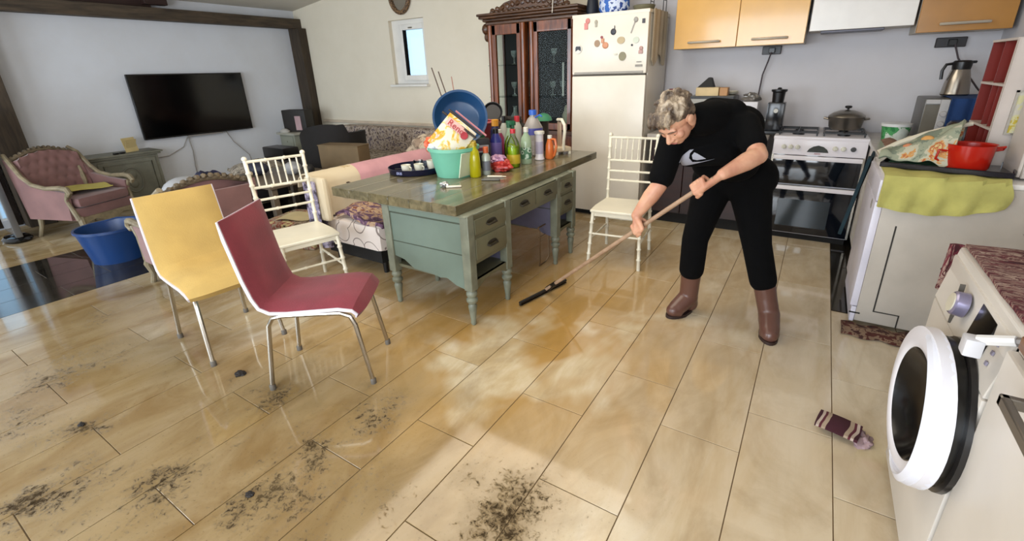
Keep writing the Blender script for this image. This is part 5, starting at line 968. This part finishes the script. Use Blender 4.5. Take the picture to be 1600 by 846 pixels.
# door: nearly closed, dark seal behind, cream ring, glass dish and a raised white grip band round the near half
hinge = Matrix.Translation((-.306, -.335, .54)) @ Matrix.Rotation(rad(4), 4, 'Z') @ Matrix.Translation((0, .21, 0)) @ Matrix.Rotation(rad(-90), 4, 'Y')
q = B(); q.M = hinge; q.lathe([(.145, .030), (.20, .022), (.222, .028), (.220, .056), (.178, .064), (.160, .060), (.150, .05), (.145, .030)], 44, caps=False)
dd = P('door', q, m_wm2, t)
q = B(); q.M = hinge; q.lathe([(0, .004), (.06, .006), (.11, .018), (.140, .040), (.156, .060), (.162, .058), (.145, .03), (.10, .005), (0, -.0)], 40); dg = M('door_glass', '#151312', .18, var=0); dg.node_tree.nodes['Principled BSDF'].inputs['Specular IOR Level'].default_value = .3; P('door_glass', q, dg, dd)
q = B(); q.M = hinge; q.lathe([(.13, .0), (.205, .0), (.205, .022), (.13, .022), (.13, .0)], 40, caps=False); P('door_seal', q, M('seal_black', '#0b0b0b', .25, var=0), dd)
q = B(); q.M = hinge; vs = []; fs = []; n = 40
for k in range(n + 1):
    a = rad(-188 + 196 * k / n); e_ = max(.06, sin(pi * k / n)) ** .6; h1 = .056 + .030 * e_
    for r_, z_ in ((.190 + .012 * (1 - e_), .050), (.194, h1 - .004), (.200, h1), (.216, h1 * .9), (.222, .030)): vs.append((r_ * cos(a), r_ * sin(a), z_))
for k in range(n):
    for m_ in range(5): fs.append((k * 5 + m_, k * 5 + (m_ + 1) % 5, (k + 1) * 5 + (m_ + 1) % 5, (k + 1) * 5 + m_))
fs += [(0, 1, 2, 3, 4), tuple(n * 5 + m_ for m_ in (4, 3, 2, 1, 0))]
q.add(vs, fs); P('grip_band', q, M('grip_white', '#e2e4f0', .25, var=.01), dd, 'raised bluish white band round the near half of the door')
t = T('steel_tube', 'grey tube with a white clip resting against the washing machine door', 'tube', (.42, 1.28, .87))
P('tube', B().tube([(-.02, .055, -.035), (.10, -.02, .03), (.30, -.12, .10)], .011, 8), M('tube_grey', '#87817e', .35, .5), t)
P('clip', B().bx(-.045, -.01, .035, .075, -.075, -.03, .006), M('clip_white', '#c9c8cc', .4), t); P('collar', B().tube([(-.02, .055, -.035), (.03, .022, -.005)], .0125, 8), M('clip_white2', '#dcdad8', .4), t)
m_kil = Mpat('kilim_burgundy', [(0, '#3c1218'), (.40, '#5d1e28'), (.47, '#8d7468'), (.52, '#4a161e'), (.58, '#a08a7c'), (.63, '#57202a')], 9, 'NOISE', .95, stretch=(.8, 4, 1), dist=1.5)
def kl(u, v):
    x = .465 + .56 * u; y = 1.34 + .62 * v; z = .893 + .006 * noise.noise((u * 5, v * 5, 7))
    if v > .9: y = 1.34 + .62 * .9 + .02; z -= (v - .9) * 1.2
    return (x, y, z)
kr = solo('kilim_cover', B().sheet(kl, 26, 30, .010), m_kil, 'burgundy patterned cover spread on the washing machine', 'cover')
solo('kilim_flap', B().sheet(lambda u, v: (.435 + .10 * v * (1 - u), 1.915 + .01 * sin(v * 8), .885 - u * .16), 10, 8, .012), m_kil, 'burgundy flap hanging off the far corner of the washing machine', 'cover')
solo('grey_plastic_sheet', B().sheet(lambda u, v: (.60 + .42 * u, 1.72 + .24 * v, .925 + .03 * sin(v * 3) + .006 * sin(u * 25)), 24, 12, .006), M('grey_film', '#8a8580', .35, var=.12), 'folded grey plastic sheet on the patterned cover', 'sheet')
# near cabinet with wooden worktop
t = T('base_cabinet', 'white cabinet with a grey bar handle at the near right corner', 'cabinet', (.74, .75, 0))
P('body', B().bx(-.29, .305, -.55, .53, .08, .86), m_white2, t); P('plinth', B().bx(-.27, .3, -.55, .53, 0, .08), m_dark, t)
d = P('door', B().bx(-.31, -.29, -.06, .525, .09, .855, .004), m_wm, t)
P('handle', B().bx(-.36, -.345, .05, .34, .825, .848, .003).bx(-.36, -.31, .05, .065, .825, .848, .002).bx(-.36, -.31, .325, .34, .825, .848, .002), M('handle_steel', '#7c766e', .35, .7), d)
d = P('door', B().bx(-.31, -.29, -.55, -.07, .09, .855, .004), m_wm, t)
solo('wooden_worktop', B().bx(.44, 1.045, .1, 1.265, .865, .90, .004), Mwood('brown_worktop', '#5a3a22', '#8d5f3c', .4, 3, 'Y'), 'brown wooden worktop right of the washing machine', 'worktop')
# ------------------------------------------------------------------ rugs and rags on the floor
solo('kitchen_rug', B().sheet(lambda u, v: (.31 + u * .44 + .0, 2.86 + v * .145 + .012 * sin(u * 20), .012 + .008 * noise.noise((u * 8, v * 3, 1)) + .010 * sin(v * pi)), 30, 8, .014), Mpat('rug_dark', [(0, '#1e100e'), (.4, '#4a2018'), (.5, '#7c6450'), (.57, '#3a1c18'), (.66, '#5c4436')], 12, 'NOISE', .98), 'dark patterned rug bunched along the foot of the dishwasher', 'rug')
t = T('floor_rag', 'small burgundy striped woven rag on the tiles before the washing machine', 'rag', (.365, 1.965, .0), -12)
P('rag', B().sheet(lambda u, v: (-.075 + u * .15, -.055 + v * .11 , .012 + .012 * sin(u * 4) * sin(v * 3.0)), 14, 10, .012), Mpat('rag_stripes', [(0, '#3c1420'), (.3, '#a3907c'), (.55, '#57202c'), (.7, '#b5a498'), (.85, '#3c1420')], 7, 'WAVE', .95, stretch=(.25, 1, 1), dist=.6), t)
P('fringe', lump((.035, .05, .02), 51, .7), M('fringe_pink', '#a58c90', .95, var=.2), t); t.children[1].location = (-.085, -.01, .02)
# mud clumps
for i, (x, y, r, lb) in enumerate([(-2.36, .92, .020, 'dark clump of mud on the tiles left of the burgundy chair'), (-1.57, .53, .010, 'small mud clump low on the dirty tiles'), (-2.62, .34, .010, 'small mud clump at the lower left on a pale tile')]):
    solo('mud_clump', lump((r * 1.4, r, r * .35), 60 + i, .7), M('wet_mud', '#1c1410', .7, var=.2), lb, 'mud', loc=(x, y, r * .22))
# ------------------------------------------------------------------ the person and the squeegee
def cone(mb, a, b_, ra, rb, n=18, m=6):
    a, b_ = Vector(a), Vector(b_); d = (b_ - a); L_ = d.length; t = d.normalized(); up = Vector((0, 0, 1)) if abs(t.z) < .9 else Vector((1, 0, 0)); u = (up - t * up.dot(t)).normalized(); v = t.cross(u)
    prof = [(-ra * cos(pi / 2 * i / m), ra * sin(pi / 2 * i / m)) for i in range(m + 1)] + [(L_ + rb * sin(pi / 2 * i / m), rb * cos(pi / 2 * i / m)) for i in range(m + 1)]
    vs = []; fs = []
    for (s, r) in prof:
        r = max(r, 1e-4)
        for k in range(n): vs.append(tuple(a + t * s + (u * cos(2 * pi * k / n) + v * sin(2 * pi * k / n)) * r))
    for i in range(len(prof) - 1):
        for k in range(n): fs.append((i * n + k, i * n + (k + 1) % n, (i + 1) * n + (k + 1) % n, (i + 1) * n + k))
    fs += [tuple(range(n - 1, -1, -1)), tuple((len(prof) - 1) * n + k for k in range(n))]
    o = mb.M; mb.M = Matrix.Identity(4); mb.add(vs, fs); mb.M = o; return mb
def chain(mb, pts, rs):
    for i in range(len(pts) - 1): cone(mb, pts[i], pts[i + 1], rs[i], rs[i + 1])
    return mb
def fuse(name, mb, vox, smooth, mt, parent, label=None, factor=.6):
    me = bpy.data.meshes.new(name); me.from_pydata(mb.v, [], mb.f); o = bpy.data.objects.new(name, me); C.objects.link(o)
    r = o.modifiers.new('r', 'REMESH'); r.mode = 'VOXEL'; r.voxel_size = vox
    if smooth: q = o.modifiers.new('s', 'SMOOTH'); q.iterations = smooth; q.factor = factor
    me2 = bpy.data.meshes.new_from_object(o.evaluated_get(bpy.context.evaluated_depsgraph_get())); bpy.data.objects.remove(o)
    me2.name = name; me2.materials.clear(); me2.materials.append(mt); me2.polygons.foreach_set('use_smooth', [True] * len(me2.polygons))
    o = bpy.data.objects.new(name, me2); C.objects.link(o); o.parent = parent
    if label: o['label'] = label
    return o
V = Vector
J = dict(pel=V((-.37, 2.86, .86)), wai=V((-.395, 2.77, 1.0)), che=V((-.435, 2.60, 1.12)), nek=V((-.465, 2.47, 1.20)), shR=V((-.61, 2.44, 1.10)), shL=V((-.295, 2.54, 1.17)),
         elR=V((-.635, 2.33, .88)), wrR=V((-.735, 2.30, .715)), elL=V((-.205, 2.39, 1.055)), wrL=V((-.325, 2.24, .985)), hiR=V((-.455, 2.84, .80)), hiL=V((-.27, 2.87, .82)),
         knR=V((-.495, 2.68, .50)), knL=V((-.175, 2.74, .50)), anR=V((-.505, 2.72, .10)), anL=V((-.055, 2.72, .10)), head=V((-.560, 2.25, 1.222)))
m_skin = NT('skin'); _v = m_skin.coord(); m_skin.set('Base Color', m_skin.ramp(m_skin.noise(_v, 14, 4), [(.3, col('#b87f66')), (.7, col('#d3a283'))])); m_skin.set('Roughness', .5); m_skin.set('Subsurface Weight', .12); m_skin.set('Subsurface Scale', .01); m_skin.bump(m_skin.noise(_v, 160, 3), .08, .002); m_skin = m_skin.m
# stick geometry
A0 = V((-1.40, 2.505, .035)); B0 = V((-.37, 2.212, .955)); ax = (B0 - A0).normalized()
def on_stick(z): return A0 + (B0 - A0) * ((z - A0.z) / (B0.z - A0.z))
hL = on_stick(.925); hR = on_stick(.655)
pe = T('person', 'person in black t-shirt and leggings bending to push a squeegee', 'person', (-.3, 2.72, 0))
off = V((-.3, 2.72, 0))
M('black_cotton', '#030304', .95, var=.2, vscale=8, bump=.4, bscale=14).node_tree.nodes['Principled BSDF'].inputs['Specular IOR Level'].default_value = .15
M('black_leggings', '#030304', .95, var=.2, vscale=8).node_tree.nodes['Principled BSDF'].inputs['Specular IOR Level'].default_value = .15
bd = MB(); bd.M = Matrix.Translation(-off)
def sh(mb): # everything given in world coordinates, moved into the person's frame
    mb.v = [tuple(V(p) - off) for p in mb.v]; return mb
bd = MB()
chain(bd, [J['pel'], J['wai'], J['che'], J['nek']], [.105, .10, .11, .06])
cone(bd, J['che'] + V((-.09, -.02, -.03)), J['che'] + V((.09, .02, .03)), .09, .09); cone(bd, J['shR'], J['shL'], .055, .055)
chain(bd, [J['nek'], J['nek'].lerp(J['head'], .55) + V((.0, .0, -.0))], [.055, .05])
chain(bd, [J['shR'], J['elR'], J['elR'].lerp(J['wrR'], .35), J['wrR']], [.05, .041, .042, .025])
chain(bd, [J['shL'], J['elL'], J['elL'].lerp(J['wrL'], .35), J['wrL']], [.05, .042, .043, .027])
for s in 'RL': chain(bd, [J['hi' + s], J['kn' + s], J['kn' + s].lerp(J['an' + s], .35), J['an' + s]], [.078, .052, .044, .026]); cone(bd, J['an' + s], J['an' + s] + (V((-.05, -.07, -.055)) if s == 'R' else V((.004, -.08, -.055))), .028, .020)
cone(bd, J['hiR'], J['hiL'], .07, .07)
# head frame
hf = V((-.22, -.60, -.77)).normalized(); hu = V((0, 0, 1)); hu = (hu - hf * hu.dot(hf)).normalized(); hr = hf.cross(hu).normalized()
tilt = Matrix.Rotation(rad(6), 3, hf); hu = tilt @ hu; hr = tilt @ hr; HC = J['head']
def H(x, y, z): return HC + hr * x + hf * y + hu * z
def hball(mb, c, r, n=18, m=12, rt=0):
    Mx = Matrix((hr, hf, hu)).transposed().to_4x4(); Mx.translation = H(*c); o = mb.M; mb.M = Mx @ Matrix.Rotation(rad(rt), 4, 'X'); mb.ball((0, 0, 0), r, n, m); mb.M = o
hball(bd, (0, -.012, .025), (.073, .092, .085)); hball(bd, (0, .022, -.035), (.060, .066, .072)); hball(bd, (0, .052, -.078), (.030, .028, .026)); hball(bd, (0, .070, .012), (.05, .018, .018))
for s in (-1, 1):
    hball(bd, (s * .038, .058, -.028), (.024, .022, .022)); hball(bd, (s * .078, -.004, -.014), (.010, .022, .032)); hball(bd, (s * .085, -.004, .002), (.008, .020, .018))
cone(bd, H(0, .074, .006), H(0, .104, -.034), .008, .013, 12); 
for s in (-1, 1): hball(bd, (s * .012, .092, -.037), (.009, .010, .008))
hball(bd, (0, .082, -.059), (.024, .010, .007)); hball(bd, (0, .079, -.069), (.021, .010, .007))
cone(bd, J['nek'].lerp(J['head'], .3), H(0, -.03, -.05), .055, .052)
# hands
def hand(mb, c, nrm, wr, s, idx):
    """c point on stick axis, nrm direction from stick to the back of the hand, s=+1 fingers wrap one way; idx=+1: index finger lies towards +ax"""
    n = (nrm - ax * nrm.dot(ax)).normalized(); b_ = ax.cross(n) * s
    def q(t, r, a): return c + ax * t + (n * cos(rad(a)) + b_ * sin(rad(a))) * r
    pal = [q(t * idx, .036, a) for t, a in ((.030, 18), (.010, 22), (-.010, 22), (-.029, 16))]
    base = [q(t * idx, .040, a) for t, a in ((.026, -50), (.006, -58), (-.012, -55), (-.026, -48))]
    for p_, b2 in zip(pal, base): cone(mb, b2, p_, .0125, .0115, 12, 4)
    cone(mb, base[0], base[3], .0125, .0125, 12, 4); cone(mb, pal[0].lerp(base[0], .5), pal[3].lerp(base[3], .5), .0125, .0125, 12, 4)
    for b2 in base: cone(mb, wr, b2, .020, .0125, 12, 4)
    lens = (.95, 1.05, 1.0, .82); 
    for k, (t, l) in enumerate(zip((.032, .011, -.010, -.030), lens)):
        t *= idx; pts = [pal[k], q(t, .034, 62), q(t, .026, 62 + 52 * l), q(t, .0235, 62 + 98 * l), q(t, .0225, 62 + 130 * l)]
        chain(mb, pts, [.0098, .0092, .0085, .0078, .0066])
    th = [q(.010 * idx, .042, -70), q(.036 * idx, .036, -85), q(.050 * idx, .029, -125), q(.052 * idx, .025, -165)]
    chain(mb, th, [.013, .0115, .0098, .0075])
hand(bd, hL, V((-.25, -.75, .55)), J['wrL'], -1, -1)
hand(bd, hR, V((-.55, -.75, .25)), J['wrR'], -1, -1)
body = fuse('body', sh(bd), .0034, 6, m_skin, pe, factor=.5)
# eyes, brows
for s in (-1, 1):
    q = MB(); hball(q, (s * .029, .064, -.012), (.013, .0125, .0125), 14, 10); e = P('eye', sh(q), M('eye_white', '#d8cdc4', .2), pe)
    q = MB(); hball(q, (s * .029, .0745, -.014), (.0055, .004, .0055), 10, 6); P('iris', sh(q), M('iris', '#2c2018', .2), e)
    q = MB(); hball(q, (s * .029, .0655, -.008), (.0148, .0135, .0115), 14, 10); P('eyelid', sh(q), m_skin, pe)
    q = MB(); chain(q, [H(s * .014, .088, .010), H(s * .032, .086, .015), H(s * .048, .072, .009)], [.003, .004, .002]); P('eyebrow', sh(q), M('brow', '#6a5140', .8), pe)
q = MB(); hball(q, (0, .0885, -.064), (.022, .006, .0055), 14, 8); P('lips', sh(q), M('lips', '#a8665c', .45), pe)
# hair
hm = NT('streaked_hair'); _v = hm.coord(scale=(2.2, .8, 1), rot=(.3, .2, .5)); cc = hm.mix(.3, hm.noise(_v, 9, 4, .55, 1.5), hm.noise(_v, 55, 3, .6, 2))
hm.set('Base Color', hm.ramp(cc, [(.36, col('#2e241b')), (.45, col('#55463a')), (.53, col('#7d6c58')), (.64, col('#b5a48e'))])); hm.set('Roughness', .5); hm.bump(cc, .7, .006)
hb = MB(); hball(hb, (0, -.022, .038), (.077, .096, .086), 26, 18); hball(hb, (0, .042, .068), (.060, .045, .040)); hball(hb, (.0, -.055, .0), (.070, .050, .065))
rnd = random.Random(4)
for k in range(46):
    a = rnd.uniform(-pi, pi); e_ = rnd.uniform(.05, 1.35); p0 = V((.080 * sin(a) * cos(e_), -.022 + .094 * cos(a) * cos(e_), .040 + .086 * sin(e_)))
    if (p0.y > .045 and p0.z < .045) or p0.z < .03: continue
    d = V((sin(a) * .4 + rnd.uniform(-.5, .5), cos(a) * .5 + .5, -.2 + rnd.uniform(-.4, .3))).normalized() * rnd.uniform(.02, .035)
    p1 = p0 * 1.01 + d * .5 + (p0.normalized() * .001); p2 = p0 + d + p0.normalized() * -.004
    chain(hb, [H(*p0), H(*p1), H(*p2)], [.009, .007, .002])
for x in (-.05, -.025, .0, .025, .05): chain(hb, [H(x, .05, .095), H(x * 1.05 + .01, .082, .068), H(x * 1.1 + .015, .088, .042)], [.016, .013, .004])
fuse('hair', sh(hb), .0045, 4, hm.m, pe, 'short streaked blond and grey hair')
# t-shirt
ts = MB(); off2 = V((0, 0, 0))
chain(ts, [J['pel'] + V((0, -.01, .02)), J['wai'], J['che'], J['nek'] + V((.015, .03, -.005))], [.128, .125, .135, .085])
cone(ts, J['che'] + V((-.10, -.01, -.02)), J['che'] + V((.11, .03, .03)), .108, .112); cone(ts, J['shR'] + V((.015, .01, 0)), J['shL'], .068, .070)
cone(ts, J['che'] + V((-.10, -.10, -.09)), J['che'] + V((.06, -.08, -.07)), .075, .078); cone(ts, J['wai'] + V((-.06, -.07, -.04)), J['wai'] + V((.07, -.04, -.04)), .11, .11); chain(ts, [J['nek'] + V((.03, .03, .01)), J['nek'].lerp(J['head'], .50) + V((.025, .02, .0))], [.088, .078])
cone(ts, J['nek'] + V((.10, .10, .02)), J['nek'] + V((.0, .14, .03)), .075, .07)
chain(ts, [J['shR'], J['shR'].lerp(J['elR'], .8)], [.070, .064]); chain(ts, [J['shL'], J['shL'].lerp(J['elL'], .62)], [.070, .062])
shirt = fuse('t_shirt', sh(ts), .008, 8, M('black_cotton', '#050507', .9, var=.2, vscale=8, bump=.4, bscale=14), pe)
tr = MB()
cone(tr, J['hiR'] + V((-.0, .0, .03)), J['hiL'] + V((.02, 0, .03)), .122, .126); cone(tr, J['pel'], J['pel'] + V((0, .04, -.02)), .13, .135)
chain(tr, [J['hiR'], J['hiR'].lerp(J['knR'], .5), J['knR'], J['knR'].lerp(J['anR'], .5)], [.118, .092, .074, .072]); chain(tr, [J['hiL'], J['hiL'].lerp(J['knL'], .5), J['knL'], J['knL'].lerp(J['anL'], .5)], [.122, .097, .077, .073])
fuse('leggings', sh(tr), .007, 5, M('black_leggings', '#040406', .85, var=.2, vscale=8), pe)
m_boot = M('brown_rubber', '#5f3f35', .35, var=.06, coat=.15); m_sole = M('boot_sole', '#2c1a16', .6)
for s, toe in (('R', V((-.585, 2.575, 0))), ('L', V((-.022, 2.545, 0)))):
    an = J['an' + s]; heel = V((an.x, an.y, 0)); d = (toe - heel); d.z = 0; Lf = d.length; d.normalize(); side = V((-d.y, d.x, 0))
    bt_ = MB(); topc = J['kn' + s].lerp(an, .50)
    chain(bt_, [topc + V((0, 0, .015)), topc.lerp(an, .5) + V((0, .004, .0)), an + V((0, 0, .0)), heel - d * .018 + V((0, 0, .052))], [.061, .057, .055, .050])
    chain(bt_, [an, heel + d * (Lf * .55) + V((0, 0, .05)), heel + d * (Lf - .045) + V((0, 0, .040))], [.058, .052, .044]); 
    cone(bt_, heel + d * (Lf * .62) - side * .012 + V((0, 0, .034)), heel + d * (Lf * .62) + side * .012 + V((0, 0, .034)),   .040, .040)
    b_o = fuse('boot', sh(bt_), .006, 4, m_boot, pe)
    so = MB(); pts = []
    for k in range(24):
        a = 2 * pi * k / 24; c_ = cos(a); wv_ = .052 if c_ > 0 else .046; pts.append(heel + d * (Lf * .5 - .016 + c_ * (Lf * .5 + .022)) + side * sin(a) * wv_)
    so.prism([(p.x, p.y) for p in pts], .0, .018); P('sole', sh(so), m_sole, b_o)
# chest emblem: flat print wrapped on the shirt (mountain in a wave)
from mathutils.bvhtree import BVHTree
bvh = BVHTree.FromPolygons([v.co[:] for v in shirt.data.vertices], [p.vertices[:] for p in shirt.data.polygons])
ec = V((-.475, 2.36, 1.005)) - off; en = V((.20, -.95, -.05)).normalized(); eu = V((0, 0, 1)); eu = (eu - en * eu.dot(en)).normalized(); er = eu.cross(en) * 1.0
er = V((1, .2, 0)); er = (er - en * er.dot(en)).normalized()
def emb(poly, mt, name, lift=.0012):
    bm = bmesh.new(); f = bm.faces.new([bm.verts.new((a, b_, 0)) for a, b_ in poly]); bmesh.ops.triangulate(bm, faces=[f])
    for _ in range(3): bmesh.ops.subdivide_edges(bm, edges=bm.edges[:], cuts=1, use_grid_fill=True)
    bmesh.ops.triangulate(bm, faces=bm.faces[:])
    for v in bm.verts:
        p = ec + er * v.co.x + eu * v.co.y + en * .3; h = bvh.ray_cast(p, -en, 1.0)
        v.co = (h[0] + en * lift) if h[0] is not None else ec
    me = bpy.data.meshes.new(name); bm.to_mesh(me); bm.free(); me.materials.append(mt)
    o = bpy.data.objects.new(name, me); C.objects.link(o); o.parent = pe; md = o.modifiers.new('s', 'SOLIDIFY'); md.thickness = .0008; md.offset = 0; return o
m_emb = M('grey_print', '#9c9ca6', .6, var=.03)
emb([(-.075, -.010), (-.062, .018), (-.030, .048), (-.012, .050), (-.028, .030), (-.030, .005), (-.012, -.016), (.030, -.012), (.088, .006), (-.060, -.048)], m_emb, 'chest_emblem')
emb([(-.018, .020), (-.008, .036), (.008, .030), (.050, .006), (.008, -.004), (-.012, .000)], m_emb, 'emblem_peak')
# squeegee
sq = T('floor_squeegee', 'long wooden-handled floor squeegee held by the person', 'squeegee', tuple(A0))
P('handle', (lambda b: b)(B().tube([(0, 0, 0), tuple((B0 - A0) + ax * .022)], .0115, 10)), Mwood('pale_wood_pole', '#8d7058', '#b09278', .5, 3, 'X'), sq)
hd = V((.12, .53, 0)).normalized(); e0 = V((-1.40, 2.52, 0)) - A0
P('head', B().tube([tuple(e0 - hd * .27 + V((0, 0, .028))), tuple(e0 + hd * .20 + V((0, 0, .028)))], .011, 8), M('squeegee_black', '#15120f', .4), sq)
P('rubber_blade', B().tube([tuple(e0 - hd * .27 + V((0, 0, .012))), tuple(e0 + hd * .20 + V((0, 0, .012)))], .011, 6, flat=.35), m_black, sq)
P('socket', B().tube([tuple(e0 + V((0, 0, .03))), tuple(ax * .12)], [.02, .016], 8), M('squeegee_black'), sq)
